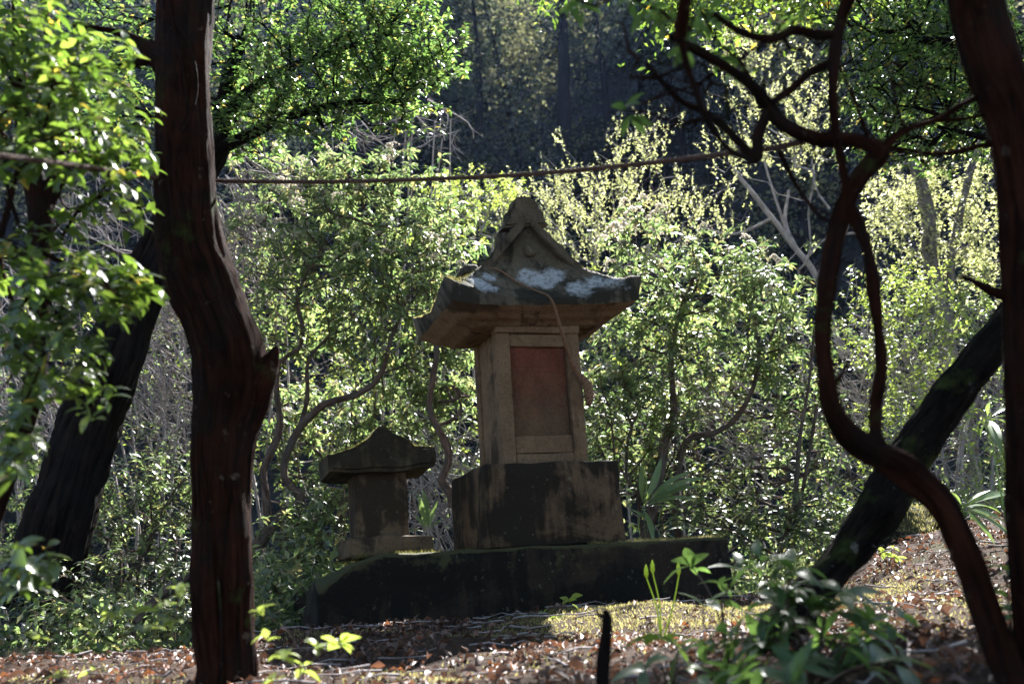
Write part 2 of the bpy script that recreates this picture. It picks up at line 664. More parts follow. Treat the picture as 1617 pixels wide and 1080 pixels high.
def gz(x, y):
    x = np.asarray(x, float); y = np.asarray(y, float)
    z = -0.25 + (y - 2) * 0.042
    z = np.where(y < 2, -0.25 - (2 - y) * 0.45, z)
    z = np.where(y > 5.6, -0.099 - (y - 5.6) * 0.11, z)
    z = np.maximum(z, -1.5)
    z = z - 0.16 * np.clip(y - 4.3, 0, 5) * sstep(-1.0, -1.8, x)
    z = z + 0.34 * sstep(1.1, 2.6, x) * sstep(3.2, 5.6, y) * (1 - sstep(8, 13, y))
    z = z + 0.05 * np.exp(-((x - 0.35) ** 2 / 0.25 + (y - 4.6) ** 2 / 0.12))
    bumps = 0.03 * np.sin(x * 3.1 + 1.3 * np.sin(y * 1.7)) * np.sin(y * 2.6 + x) + 0.014 * np.sin(x * 9.3 + y * 4) * np.sin(y * 8.1 - x * 2)
    z = z + bumps * (1 - 0.6 * sstep(4.6, 5.2, y) * sstep(6.4, 5.9, y))
    hy = HILL_Y - 0.02 * x * np.sin(x * 0.11) * 4 + 1.2 * np.sin(x * 0.21 + 1)
    h = np.clip(y - hy, 0, 29)
    z = z + np.where(h > 0, h * HILL_S * sstep(0, 4, h) + 0.9 * np.sin(x * 0.5 + y * 0.3) * sstep(0, 5, h), 0)
    return z


def terrain(name, xs, ys, m):
    X, Y = np.meshgrid(xs, ys, indexing='ij')
    Z = gz(X, Y)
    v = np.stack([X, Y, Z], -1).reshape(-1, 3)
    nx, ny = len(xs), len(ys)
    i, j = np.meshgrid(np.arange(nx - 1), np.arange(ny - 1), indexing='ij')
    q = np.stack([i * ny + j, (i + 1) * ny + j, (i + 1) * ny + j + 1, i * ny + j + 1], -1).reshape(-1, 4)
    return link(name, make_mesh(name, v, q, m, None, True), None, 'structure')


def ground_mat():
    m, n, l, b, o = mat('forest_soil')
    tex = n.new('ShaderNodeTexCoord')
    v = tex.outputs['Object']
    n1 = noise_node(n, l, v, 3.0, 8, 0.65)
    n2 = noise_node(n, l, v, 40, 6, 0.7)
    n3 = noise_node(n, l, v, 1.6, 6, 0.6, 0.4)
    r = ramp(n, [(0.3, (0.022, 0.014, 0.009)), (0.5, (0.05, 0.031, 0.021)), (0.7, (0.09, 0.057, 0.04))])
    l.new(n2.outputs[0], r.inputs[0])
    c = mixc(n, l, mrange(n, l, n3.outputs[0], 0.58, 0.66), r.outputs[0], (0.055, 0.055, 0.02))
    hv = n.new('ShaderNodeHueSaturation')
    l.new(c, hv.inputs['Color'])
    l.new(mrange(n, l, n1.outputs[0], 0.3, 0.7, 0.7, 1.3), hv.inputs['Value'])
    l.new(hv.outputs[0], b.inputs['Base Color'])
    b.inputs['Roughness'].default_value = 0.95
    b.inputs['Specular IOR Level'].default_value = 0.1
    bump(n, l, n2.outputs[0], b, 1.0, 0.03)
    return m


M_SOIL = ground_mat()
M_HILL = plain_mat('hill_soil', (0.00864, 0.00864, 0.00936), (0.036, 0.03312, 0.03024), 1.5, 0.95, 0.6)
xs = np.concatenate([np.linspace(-45, -6, 40)[:-1], np.linspace(-6, 6, 241)[:-1], np.linspace(6, 45, 40)])
ys = np.concatenate([np.linspace(-14, 1.2, 30)[:-1], np.linspace(1.2, 8, 171)[:-1], np.linspace(8, 17, 30)])
terrain('ground', xs, ys, M_SOIL)
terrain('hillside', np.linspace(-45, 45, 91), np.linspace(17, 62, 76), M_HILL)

# ------------------------------------------------------------------ materials
M_BARK_RED = bark_mat('brown_bark', (0.01156, 0.004412, 0.002783), (0.05652, 0.01942, 0.009738), 55, 5, 1.0, 0.2, (0.119, 0.0906, 0.06762))
M_BARK_DARK = bark_mat('furrowed_bark', (0.003456, 0.00288, 0.002592), (0.02592, 0.01786, 0.0144), 40, 3.2, 1.0, 0.0)
M_BARK_GREY = bark_mat('grey_bark', (0.07, 0.06, 0.055), (0.25, 0.22, 0.20), 30, 8, 0.6, 0.0, (0.34, 0.33, 0.31))
M_BARK_LICHEN = bark_mat('mossy_dark_bark', (0.004032, 0.003456, 0.00288), (0.02304, 0.01728, 0.01325), 40, 9, 1.0, 0.35, (0.17, 0.165, 0.15))
M_BARK_SHRUB = bark_mat('shrub_bark', (0.055, 0.036, 0.027), (0.19, 0.135, 0.11), 60, 9, 0.6)
M_TWIG = bark_mat('pale_twig', (0.2, 0.17, 0.165), (0.45, 0.40, 0.39), 60, 10, 0.3)
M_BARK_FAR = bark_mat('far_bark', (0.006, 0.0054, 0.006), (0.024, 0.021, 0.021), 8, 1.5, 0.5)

G = lambda *c: c
L_PIERIS = leaf_mat('glossy_leaf', [(0, (0.04, 0.058, 0.026)), (0.5, (0.07, 0.092, 0.04)), (0.86, (0.11, 0.13, 0.06)), (0.95, (0.19, 0.18, 0.08)), (1, (0.20, 0.12, 0.06))],
                    [(0, (0.10, 0.18, 0.05)), (0.5, (0.24, 0.34, 0.11)), (0.85, (0.44, 0.51, 0.19)), (1, (0.5, 0.42, 0.15))], 0.48, 0.40, 1.0)
L_FRONT = leaf_mat('broad_evergreen_leaf', [(0, (0.035, 0.06, 0.018)), (0.6, (0.06, 0.095, 0.028)), (0.93, (0.09, 0.13, 0.035)), (0.97, (0.32, 0.24, 0.04)), (1, (0.38, 0.25, 0.04))],
                   [(0, (0.12, 0.22, 0.025)), (0.7, (0.22, 0.35, 0.04)), (0.94, (0.36, 0.46, 0.07)), (1, (0.75, 0.5, 0.06))], 0.42, 0.34, 1.0)
L_CROWN = leaf_mat('dark_evergreen_leaf', [(0, (0.03, 0.06, 0.024)), (0.7, (0.054, 0.096, 0.036)), (0.95, (0.096, 0.138, 0.048)), (1, (0.336, 0.24, 0.06))], [(0, (0.084, 0.18, 0.036)), (0.7, (0.204, 0.348, 0.072)), (0.95, (0.408, 0.528, 0.132)), (1, (0.72, 0.504, 0.096))], 0.42, 0.36, 0.5)
L_BUD = leaf_mat('young_pale_leaf', [(0, (0.30, 0.33, 0.12)), (1, (0.46, 0.46, 0.22))], [(0, (0.48, 0.52, 0.17)), (1, (0.66, 0.66, 0.32))], 0.5, 0.5, 0.3)
L_YOUNG = leaf_mat('spring_leaf', [(0, (0.14, 0.21, 0.04)), (1, (0.24, 0.30, 0.07))], [(0, (0.32, 0.45, 0.06)), (1, (0.5, 0.58, 0.12))], 0.5, 0.42, 0.4)
L_MIX = leaf_mat('mixed_spring_leaf', [(0, (0.05, 0.08, 0.03)), (0.6, (0.10, 0.14, 0.05)), (1, (0.22, 0.24, 0.09))], [(0, (0.15, 0.27, 0.08)), (0.6, (0.30, 0.42, 0.14)), (1, (0.52, 0.57, 0.27))], 0.5, 0.38, 1.0)
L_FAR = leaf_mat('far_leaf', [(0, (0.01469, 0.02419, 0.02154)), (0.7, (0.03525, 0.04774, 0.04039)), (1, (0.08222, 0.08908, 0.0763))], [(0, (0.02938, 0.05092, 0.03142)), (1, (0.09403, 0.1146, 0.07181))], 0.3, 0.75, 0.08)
L_FAR_PALE = leaf_mat('far_pale_leaf', [(0, (0.0945, 0.105, 0.0525)), (1, (0.1785, 0.1785, 0.0945))], [(0, (0.21, 0.231, 0.0945)), (1, (0.357, 0.3465, 0.1785))], 0.4, 0.75, 0.08)
L_PINK = leaf_mat('pink_petal', [(0, (0.32, 0.10, 0.2)), (1, (0.45, 0.2, 0.32))], [(0, (0.4, 0.13, 0.27)), (1, (0.55, 0.25, 0.4))], 0.5, 0.6, 0.2)
L_SASA = leaf_mat('bamboo_leaf', [(0, (0.07, 0.13, 0.04)), (1, (0.15, 0.21, 0.08))], [(0, (0.18, 0.32, 0.05)), (1, (0.34, 0.44, 0.12))], 0.35, 0.33, 0.5)
L_LITTER = leaf_mat('dry_fallen_leaf', [(0, (0.0375, 0.021, 0.01425)), (0.35, (0.075, 0.04125, 0.0285)), (0.6, (0.1125, 0.066, 0.048)), (0.8, (0.1875, 0.135, 0.1125)), (0.93, (0.225, 0.075, 0.0375)), (1, (0.315, 0.2625, 0.2325))],
                    [(0, (0.075, 0.0375, 0.0225)), (0.7, (0.1875, 0.09, 0.0525)), (1, (0.3375, 0.12, 0.0375))], 0.2, 0.55, 0.3)
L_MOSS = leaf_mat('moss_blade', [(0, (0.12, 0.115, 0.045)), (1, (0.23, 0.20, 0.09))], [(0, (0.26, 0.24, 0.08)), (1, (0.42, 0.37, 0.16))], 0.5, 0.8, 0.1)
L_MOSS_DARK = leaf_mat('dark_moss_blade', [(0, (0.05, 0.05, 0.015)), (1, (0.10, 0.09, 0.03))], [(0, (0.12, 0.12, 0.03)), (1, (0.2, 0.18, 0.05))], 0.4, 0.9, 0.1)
L_FLOWER = leaf_mat('white_bell_flower', [(0, (0.78, 0.70, 0.60)), (1, (0.85, 0.83, 0.76))], [(0, (0.8, 0.72, 0.6)), (1, (0.9, 0.86, 0.76))], 0.6, 0.6, 0.2)
M_ROPE = plain_mat('straw_rope', (0.10, 0.052, 0.03), (0.24, 0.14, 0.085), 90, 0.9, 0.6)
M_OLDROPE = plain_mat('weathered_rope', (0.045, 0.026, 0.02), (0.13, 0.075, 0.058), 90, 0.9, 0.6)

M_ST_BODY = stone_mat('granite_body', (0.124, 0.0762, 0.04347), (0.1917, 0.1252, 0.0738), (0.05638, 0.03592, 0.02123), 0.32, 0.0, (), 1.0)
M_ST_BLOCK = stone_mat('granite_pedestal', (0.0648, 0.04032, 0.0225), (0.1134, 0.07258, 0.0414), (0.01728, 0.0121, 0.0072), 0.6, 0.05, (), 4.0)
M_ST_PLINTH = stone_mat('blackened_plinth', (0.01322, 0.008842, 0.005806), (0.02997, 0.01928, 0.01161), (0.006169, 0.004821, 0.002903), 0.5, 0.42, (), 8.0)
M_ST_SMALL = stone_mat('dark_small_stone', (0.07283, 0.04788, 0.02678), (0.1328, 0.0881, 0.05198), (0.03213, 0.02107, 0.0126), 0.45, 0.12, (), 11.0)
M_ST_SROOF = stone_mat('mossy_small_roof', (0.0486, 0.03629, 0.02074), (0.0918, 0.06854, 0.03629), (0.02376, 0.01814, 0.01037), 0.5, 0.3, (), 14.0)
M_ST_ROOF = stone_mat('lichened_roof', (0.0594, 0.04586, 0.03232), (0.1188, 0.09526, 0.06653), (0.02376, 0.02029, 0.01426), 0.5, 0.16,
                      [(-0.335, -0.02, 0.175, 0.075), (-0.36, 0.0, 0.2, 0.06), (-0.25, 0.05, 0.24, 0.05), (-0.04, 0.05, 0.255, 0.075), (0.05, 0.03, 0.225, 0.08), (0.12, 0.07, 0.27, 0.065), (0.225, -0.03, 0.16, 0.075), (0.33, 0.02, 0.20, 0.07), (0.44, -0.02, 0.17, 0.07)], 17.0)
def red_panel_mat():
    m, n, l, b, o = mat('red_stained_panel')
    tex = n.new('ShaderNodeTexCoord')
    sx = n.new('ShaderNodeSeparateXYZ')
    l.new(tex.outputs['Generated'], sx.inputs[0])
    n1 = noise_node(n, l, tex.outputs['Object'], 8, 8, 0.65)
    n2 = noise_node(n, l, tex.outputs['Object'], 70, 5, 0.7)
    q = mth(n, l, 'ADD', sx.outputs[2], mth(n, l, 'MULTIPLY', n1.outputs[0], 0.4))
    c = ramp(n, [(0.25, (0.085, 0.052, 0.030)), (0.5, (0.095, 0.042, 0.025)), (0.85, (0.115, 0.034, 0.021))])
    l.new(mth(n, l, 'MULTIPLY', q, 0.72), c.inputs[0])
    hv = n.new('ShaderNodeHueSaturation')
    l.new(c.outputs[0], hv.inputs['Color'])
    mp = n.new('ShaderNodeMapping')
    mp.inputs['Scale'].default_value = (9, 9, 5)
    l.new(tex.outputs['Object'], mp.inputs[0])
    n3 = noise_node(n, l, mp.outputs[0], 1.0, 7, 0.65)
    l.new(mth(n, l, 'MULTIPLY', mrange(n, l, n2.outputs[0], 0.3, 0.7, 0.7, 1.3), mrange(n, l, n3.outputs[0], 0.3, 0.68, 0.85, 1.6)), hv.inputs['Value'])
    n4 = noise_node(n, l, tex.outputs['Object'], 13, 7, 0.7)
    l.new(mixc(n, l, mrange(n, l, n4.outputs[0], 0.56, 0.68, 0, 0.7), hv.outputs[0], (0.10, 0.07, 0.045)), b.inputs['Base Color'])
    b.inputs['Roughness'].default_value = 0.9
    b.inputs['Specular IOR Level'].default_value = 0.15
    bump(n, l, n2.outputs[0], b, 0.8, 0.015)
    return m


M_RED = red_panel_mat()

# white flower panicles (drooping strings of small bells)
FLOWER_MESHES = []
for k_ in range(3):
    vv, ff, nn = [], [], 0
    for s_ in range(8):
        a = rng.random() * 6.28
        out = np.array([math.cos(a), math.sin(a), 0])
        Ls = rng.uniform(0.035, 0.06)
        for q in np.linspace(0.15, 1, 6):
            c = out * Ls * q + np.array([0, 0, 0.03 * q * (1 - q) * 2 + 0.02 * (1 - q) - 0.02 * q * q]) + rng.normal(0, 0.003, 3)
            s = 0.0068
            vv += [c + [0, 0, s], c + [s, 0, -s * .4], c + [-s * .5, s * .87, -s * .4], c + [-s * .5, -s * .87, -s * .4]]
            ff += [[nn, nn + 1, nn + 2], [nn, nn + 2, nn + 3], [nn, nn + 3, nn + 1], [nn + 1, nn + 3, nn + 2]]
            nn += 4
    FLOWER_MESHES.append(make_mesh('flower_cluster', np.array(vv), np.array(ff), L_FLOWER))

# ================================================================== STONES
YAW = rad(18)
cz, sz_ = math.cos(YAW), math.sin(YAW)
PL_O = P(850, 968, 5.2)
PL_H = 0.325


def L2W(o, x, y, z):
    return np.array([o[0] + x * cz - y * sz_, o[1] + x * sz_ + y * cz, o[2] + z])


# long plinth
pl = empty('stone_plinth', PL_O, 'long blackened stone plinth with a mossy top edge carrying both shrines', 'plinth', rz=YAW)
bm = bmesh.new()
rough_box(bm, 0.01, 0.53, -0.12, 2.18, 1.06, PL_H + 0.12, 0.022, 0.012, 13, 5, 0.006, 2.0, 0.03)
for v in bm.verts:
    t = max(0.0, -0.80 - v.co.x + 0.05 * mnoise.noise(v.co * 6))
    if v.co.z > 0:
        v.co.z -= t * 0.55 * (1 + 0.5 * mnoise.noise(v.co * 9)) * (v.co.z / PL_H)
    v.co.x += 0.10 * t * mnoise.noise(v.co * 5)
bm_obj('slab', bm, M_ST_PLINTH, pl, True)


def moss_tuft(name, parent, sampler, n, size, m):
    """short blades standing on a surface: sampler(n) -> local points"""
    pts = sampler(n)
    d = np.stack([rng.normal(0, 0.45, n), rng.normal(0, 0.45, n), np.ones(n)], 1)
    R = leaf_mats(pts, d, rng.normal(0, 1, (n, 3)), size * rng.uniform(0.5, 1.3, n))
    tv = np.array([[-0.09, 0, 0], [0.09, 0, 0], [0, 1, 0.1]]); tf = np.array([[0, 1, 2]])
    v, f = bake(tv, tf, R, pts)
    return link(name, make_mesh(name, v, f, m), parent, 'stuff')


def top_samp(x0, x1, y0, y1, z):
    def s(n):
        x = rng.uniform(x0, x1, n); y = rng.uniform(y0, y1, n) ** 1.0
        keep = [mnoise.noise(Vector((a * 6, b * 6, 3))) > -0.25 for a, b in zip(x, y)]
        zz = z + 0.012 * np.array([mnoise.fractal(Vector((a + 2, b, z)) * 5, .9, 2, 4) for a, b in zip(x, y)])
        zz = np.where(keep, zz, zz - 0.05)
        return np.stack([x, y, zz], 1)
    return s


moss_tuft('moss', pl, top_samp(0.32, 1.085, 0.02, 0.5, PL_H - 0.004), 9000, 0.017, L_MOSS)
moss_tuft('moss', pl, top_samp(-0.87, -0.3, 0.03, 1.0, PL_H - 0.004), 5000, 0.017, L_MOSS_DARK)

# large shrine
SH_O = P(883, 862, 5.33)
SH_O[2] = PL_O[2] + PL_H - 0.003
sh = empty('stone_shrine', SH_O, 'large roofed stone shrine with a red stained niche on a tall pedestal block', 'shrine', rz=YAW)
BH = 0.435
bm = bmesh.new()
rough_box(bm, 0, 0.36, 0, 0.755, 0.72, BH, 0.014, 0.008, 8, 6, 0.018, 0.0, 0.02)
bm_obj('pedestal', bm, M_ST_BLOCK, sh, True)
BZ = 1.195           # underside of the roof
bw, bd, by = 0.237, 0.46, 0.10
bh = BZ - BH
bm = bmesh.new()
rough_box(bm, 0, by + bd / 2 + 0.02, BH - 0.004, bw * 2 - 0.02, bd - 0.04, bh + 0.006, 0.008, 0.003, 6, 6, 0.02, 3)
body = bm_obj('body', bm, M_ST_BODY, sh, True)
for s in (-1, 1):
    bm = bmesh.new()
    rough_box(bm, s * (bw - 0.036), by + 0.036, BH - 0.002, 0.075, 0.075, bh, 0.008, 0.003, 6, 6, 0.0, 5 + s)
    bm_obj('pilaster', bm, M_ST_BODY, sh, True)
    bm = bmesh.new()
    rough_box(bm, s * (bw - 0.033), by + bd - 0.035, BH - 0.002, 0.07, 0.07, bh, 0.008, 0.003, 6, 6, 0.0, 9 + s)
    bm_obj('pilaster', bm, M_ST_BODY, sh, True)
bm = bmesh.new()
rough_box(bm, 0, by + 0.03, BH + 0.0, 0.325, 0.05, 0.055, 0.006, 0.003, 5, 6, 0, 6)
bm_obj('sill', bm, M_ST_BODY, sh, True)
bm = bmesh.new()
rough_box(bm, 0, by + 0.034, BH + 0.058, 0.325, 0.05, 0.095, 0.006, 0.003, 5, 6, 0, 7)
bm_obj('sill', bm, M_ST_BODY, sh, True)
bm = bmesh.new()
rough_box(bm, 0, by + 0.034, BH + bh - 0.12, 0.325, 0.05, 0.07, 0.006, 0.003, 5, 6, 0, 8)
bm_obj('lintel', bm, M_ST_BODY, sh, True)
bm = bmesh.new()
rough_box(bm, 0, by + 0.028, BH + bh - 0.048, bw * 2 + 0.012, 0.085, 0.05, 0.007, 0.003, 5, 6, 0, 12)
bm_obj('lintel', bm, M_ST_BODY, sh, True)
bm = bmesh.new()
rough_box(bm, 0.0, by + 0.041, BH + 0.154, 0.322, 0.02, bh - 0.154 - 0.121, 0.004, 0.004, 6, 7, 0, 15)
np_ = bm_obj('niche_panel', bm, M_RED, sh, True)
np_['label'] = 'recessed red stained panel'

# roof of the large shrine: a hipped gable cut from one stone
RW, RD, RY, YG, T0, RH = 0.545, 0.84, -0.085, 0.21, 0.10, 0.53


def roof_top(x, y):
    a = min(abs(x) / RW, 1.0)
    side = T0 + RH * (1 - a) ** 1.17
    d = min(y, RD - y)
    up = 0.125 * a ** 2.8 * max(0.0, 1 - d / 0.55)
    if d < YG - 1e-4:
        s = d / YG
        side = min(side, T0 + 0.30 * (0.62 * s + 0.38 * s * s))
    return side + up


def lump(x, y, z, a=0.008, f=7.0):
    return a * mnoise.fractal(Vector((x, y, z)) * f, 0.9, 2.0, 4)


def roof_mesh(parent):
    xs_ = np.linspace(-RW, RW, 71)
    ys_ = np.concatenate([np.linspace(0, YG - 0.001, 18), np.linspace(YG, RD - YG, 20), np.linspace(RD - YG + 0.001, RD, 18)])
    nx, ny = len(xs_), len(ys_)
    v, q = [], []
    for x in xs_:
        for y in ys_:
            z = roof_top(x, y)
            k = 1 + (0.055 + 0.06 * y / RD) * max(0.0, x / RW) ** 3
            v.append([x * k + lump(x, y, 3, 0.006), RY + y + lump(x, y, 9, 0.006), z + lump(x, y, z, 0.016) + lump(x, y, z + 5, 0.008, 22)])
    for x in xs_:
        for y in ys_:
            k = 1 + (0.055 + 0.06 * y / RD) * max(0.0, x / RW) ** 3
            e = min(min(y, RD - y) / 0.05, (RW - abs(x)) / 0.05, 1)
            st = 0.018 if (min(y, RD - y) > 0.075 and RW - abs(x) > 0.075) else 0.0
            st2 = 0.014 if (min(y, RD - y) > 0.14 and RW - abs(x) > 0.16) else 0.0
            v.append([x * k * (0.985 - 0.045 * max(0.0, abs(x) / RW) ** 4), RY + 0.006 + y * 0.985, 0.03 * max(0.0, abs(x) / RW) ** 4 - st * 0.6 - st2 * 0.6 + 0.062 * max(0.0, 1 - min(min(y, RD - y), RW - abs(x)) / 0.2) ** 1.3 + lump(x, y, 5, 0.006)])
    N = nx * ny
    g = lambda i, j: i * ny + j
    for i in range(nx - 1):
        for j in range(ny - 1):
            q.append([g(i, j), g(i + 1, j), g(i + 1, j + 1), g(i, j + 1)])
            q.append([N + g(i, j), N + g(i, j + 1), N + g(i + 1, j + 1), N + g(i + 1, j)])
    for i in range(nx - 1):
        q.append([g(i + 1, 0), g(i, 0), N + g(i, 0), N + g(i + 1, 0)])
        q.append([g(i, ny - 1), g(i + 1, ny - 1), N + g(i + 1, ny - 1), N + g(i, ny - 1)])
    for j in range(ny - 1):
        q.append([g(0, j), g(0, j + 1), N + g(0, j + 1), N + g(0, j)])
        q.append([g(nx - 1, j + 1), g(nx - 1, j), N + g(nx - 1, j), N + g(nx - 1, j + 1)])
    q = np.array(q)
    low = (q >= N).all(1)
    r_ = link('roof', make_mesh('roof', np.array(v), q[~low], M_ST_ROOF, None, False), parent)
    link('eaves', make_mesh('eaves', np.array(v), q[low], M_ST_BODY, None, False), r_)  # cleaner stone below, paler too to stand in for bounced ground light
    return r_


roof = roof_mesh(sh)
roof.location = (0, 0, BZ)
roof.rotation_euler = (0, rad(-1.8), 0)


def extrude_outline(bm, pts, y0, y1, bulge=0.0, bevel=0.012):
    f0 = [bm.verts.new((x, y0, z)) for x, z in pts]
    f1 = [bm.verts.new((x, y1, z)) for x, z in pts]
    bm.faces.new(f0)
    bm.faces.new(f1[::-1])
    n = len(pts)
    for i in range(n):
        bm.faces.new([f0[i], f0[(i + 1) % n], f1[(i + 1) % n], f1[i]])
    bmesh.ops.recalc_face_normals(bm, faces=bm.faces)
    bmesh.ops.bevel(bm, geom=[e for e in bm.edges if abs(e.verts[0].co.y - e.verts[1].co.y) < 1e-5], offset=bevel, segments=2, affect='EDGES')
    bmesh.ops.triangulate(bm, faces=[f for f in bm.faces if len(f.verts) > 4])
    bmesh.ops.subdivide_edges(bm, edges=[e for e in bm.edges if e.calc_length() > 0.03], cuts=2, use_grid_fill=True)
    bm.normal_update()
    for v in bm.verts:
        v.co += v.normal * lump(v.co.x, v.co.y, v.co.z, 0.008, 14)


apex = T0 + RH
# barge boards along the two rakes of the gable
for s in (-1, 1):
    bm = bmesh.new()
    o_, i_ = [], []
    for a in np.linspace(0.03, 0.54, 7):
        x = s * a * RW
        z = T0 + RH * (1 - a) ** 1.17
        o_.append((x, z + 0.022))
        i_.append((x, z - 0.045))
    extrude_outline(bm, o_ + i_[::-1], RY + YG - 0.05, RY + YG + 0.02, 0, 0.006)
    bo = bm_obj('gable_board', bm, M_ST_ROOF, roof, False)
# ridge beam and its ornament
bm = bmesh.new()
rough_box(bm, 0, RY + RD / 2, apex - 0.055, 0.15, RD - 2 * YG + 0.05, 0.10, 0.025, 0.01, 6, 6, 0.12, 4, 0.03)
bm_obj('ridge_cap', bm, M_ST_ROOF, roof, True)
bm = bmesh.new()
orn = [(-0.145, apex - 0.075), (-0.125, apex - 0.03), (-0.105, apex - 0.015), (-0.10, apex + 0.03), (-0.078, apex + 0.045), (-0.07, apex + 0.09), (-0.045, apex + 0.112),
       (0.035, apex + 0.115), (0.066, apex + 0.09), (0.075, apex + 0.045), (0.10, apex + 0.025), (0.105, apex - 0.02), (0.125, apex - 0.05), (0.06, apex - 0.06), (-0.05, apex - 0.06)]
extrude_outline(bm, orn, RY + YG - 0.045, RY + YG + 0.07, 0, 0.014)
bm_obj('ridge_ornament', bm, M_ST_ROOF, roof, False)
# carved pendant under the gable and a chipped piece on the corner ridge
bm = bmesh.new()
bmesh.ops.create_icosphere(bm, subdivisions=3, radius=0.028)
for v in bm.verts:
    v.co = Vector((v.co.x * 1.2, v.co.y * 0.7 + RY + YG - 0.02, v.co.z * 1.3 + apex - 0.2)) + v.normal * lump(v.co.x, v.co.y, v.co.z, 0.012, 20)
bm_obj('gable_pendant', bm, M_ST_ROOF, roof, True)
bm = bmesh.new()
rough_box(bm, 0.40, RY + 0.33, T0 + 0.10, 0.085, 0.10, 0.075, 0.01, 0.006, 3, 9, 0.15, 21)
bm_obj('corner_ridge', bm, M_ST_ROOF, roof, True)
bm = bmesh.new()
rough_box(bm, -0.335, RY + 0.36, T0 + 0.20, 0.09, 0.34, 0.06, 0.02, 0.01, 4, 9, 0.15, 25)
bm_obj('corner_ridge', bm, M_ST_ROOF, roof, True)


def roof_samp(n):
    out = []
    while len(out) < n:
        x = rng.uniform(-RW * 0.98, RW * 0.98); y = rng.uniform(0.01, RD * 0.9)
        b = mnoise.noise(Vector((x * 5, y * 5, 7.7)))
        if (b > 0.05 and y < 0.2 and (x > 0.08 or x < -0.3)) or (x < -0.38):
            out.append([x, RY + y, roof_top(x, y) - 0.004])
    return np.array(out)


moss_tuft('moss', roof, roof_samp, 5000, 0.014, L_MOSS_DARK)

def eave_samp(n):
    y = rng.uniform(0.0, RD, n)
    x = -RW + np.abs(rng.normal(0, 0.05, n))
    return np.array([[a, RY + b, roof_top(a, b) - 0.004] for a, b in zip(x, y)])


moss_tuft('moss', roof, eave_samp, 3500, 0.012, L_MOSS)  # bright moss set here, also standing in for the eave's sunlit strip

# small shrine
SM_O = P(619, 878, 5.28)
SM_O[2] = PL_O[2] + PL_H - 0.003
sm = empty('small_stone_shrine', SM_O, 'small dark mossy roofed stone shrine on a low square base', 'shrine', rz=YAW)
bm = bmesh.new()
rough_box(bm, 0, 0.18, 0, 0.455, 0.36, 0.105, 0.014, 0.008, 7, 6, 0.02, 31, 0.02)
bm_obj('base', bm, M_ST_SMALL, sm, True)
bm = bmesh.new()
rough_box(bm, -0.03, 0.205, 0.10, 0.275, 0.25, 0.345, 0.01, 0.005, 6, 6, 0.0, 33, 0.012)
bm_obj('body', bm, M_ST_SMALL, sm, True)
bm = bmesh.new()
so_ = [(-0.285, 0.0), (-0.29, 0.055), (-0.21, 0.088), (-0.15, 0.118), (-0.085, 0.155), (-0.045, 0.195), (-0.012, 0.222), (0.012, 0.222), (0.045, 0.19),
       (0.10, 0.150), (0.17, 0.112), (0.265, 0.085), (0.275, 0.03), (0.262, 0.0), (0.15, -0.012), (-0.15, -0.012)]
extrude_outline(bm, [(x - 0.02, z) for x, z in so_], -0.01, 0.45, 0, 0.018)
for v in bm.verts:
    if v.co.z > 0.03:
        v.co.z += 0.02 * (v.co.x / 0.27) ** 4
    v.co.z -= 0.03 * max(0, v.co.y - 0.1) * (1 if abs(v.co.x) > 0.1 else 0.3)
    v.co += v.normal * lump(v.co.x, v.co.y, v.co.z, 0.014, 9)
sro = bm_obj('roof', bm, M_ST_SROOF, sm, False)
sro.location = (0, 0, 0.447)
sro.rotation_euler = (0, rad(-2.0), 0)


def sroof_samp(n):
    px_ = np.array([p[0] - 0.02 for p in so_[1:12]]); pz_ = np.array([p[1] for p in so_[1:12]])
    x = rng.uniform(px_[0], px_[-1], n); y = rng.uniform(0.0, 0.44, n)
    return np.stack([x, y, np.interp(x, px_, pz_) + 0.02 * (x / 0.27) ** 4 - 0.004 - 0.03 * np.clip(y - 0.1, 0, 1)], 1)


moss_tuft('moss', sro, sroof_samp, 8000, 0.013, L_MOSS_DARK)


# ------------------------------------------------------------------ ropes
def twisted(path, r, pitch, strands=3, sides=6):
    J = Joined()
    p = spline(path, pitch / 9)
    c = p[:, :3]
    t = np.gradient(c, axis=0); t /= np.linalg.norm(t, axis=1)[:, None]
    s = np.concatenate([[0], np.cumsum(np.linalg.norm(np.diff(c, axis=0), axis=1))])
    ref = np.array([0.05, 0.99, 0.1])
    a = ref - t * (t @ ref)[:, None]; a /= np.linalg.norm(a, axis=1)[:, None]
    b = np.cross(t, a)
    rr = p[:, 3] if p.shape[1] > 3 else np.full(len(p), r)
    for k in range(strands):
        ph = 2 * math.pi * (k / strands + s / pitch)
        q = c + (np.cos(ph)[:, None] * a + np.sin(ph)[:, None] * b) * (rr * 0.55)[:, None]
        v, f, u = tube(np.column_stack([q, rr * 0.56]), sides)
        J.add(v, f, u)
    return J


pts = []
rz_ = lambda x, y: L2W(SH_O, x + (math.sin(rad(-1.8)) * roof_top(x, y)), RY + y, BZ + roof_top(x, y) * 1.0 + math.sin(rad(1.8)) * x)
for x, y in ((-0.42, 0.42), (-0.33, 0.24), (-0.22, 0.15), (-0.12, 0.09), (-0.02, 0.03), (0.012, 0.002)):
    q = rz_(x, y)
    pts.append([*(q + [0, -0.006, 0.009]), 0.0055])
for lx, ly, lz, r in ((0.03, -0.102, BZ + 0.06, .007), (0.055, -0.085, BZ - 0.02, .009), (0.11, -0.02, BZ - 0.13, .012), (0.165, 0.045, BZ - 0.22, .0145), (0.21, 0.07, BZ - 0.29, .017)):
    pts.append([*L2W(SH_O, lx, ly, lz), r])
sr = empty('straw_rope', pts[5][:3], 'twisted straw rope draped over the shrine roof and hanging past its niche', 'rope')
bs = np.array(pts[5][:3])
link('cord', twisted(np.array(pts), 0.01, 0.05).mesh('cord', M_ROPE, bs), sr)
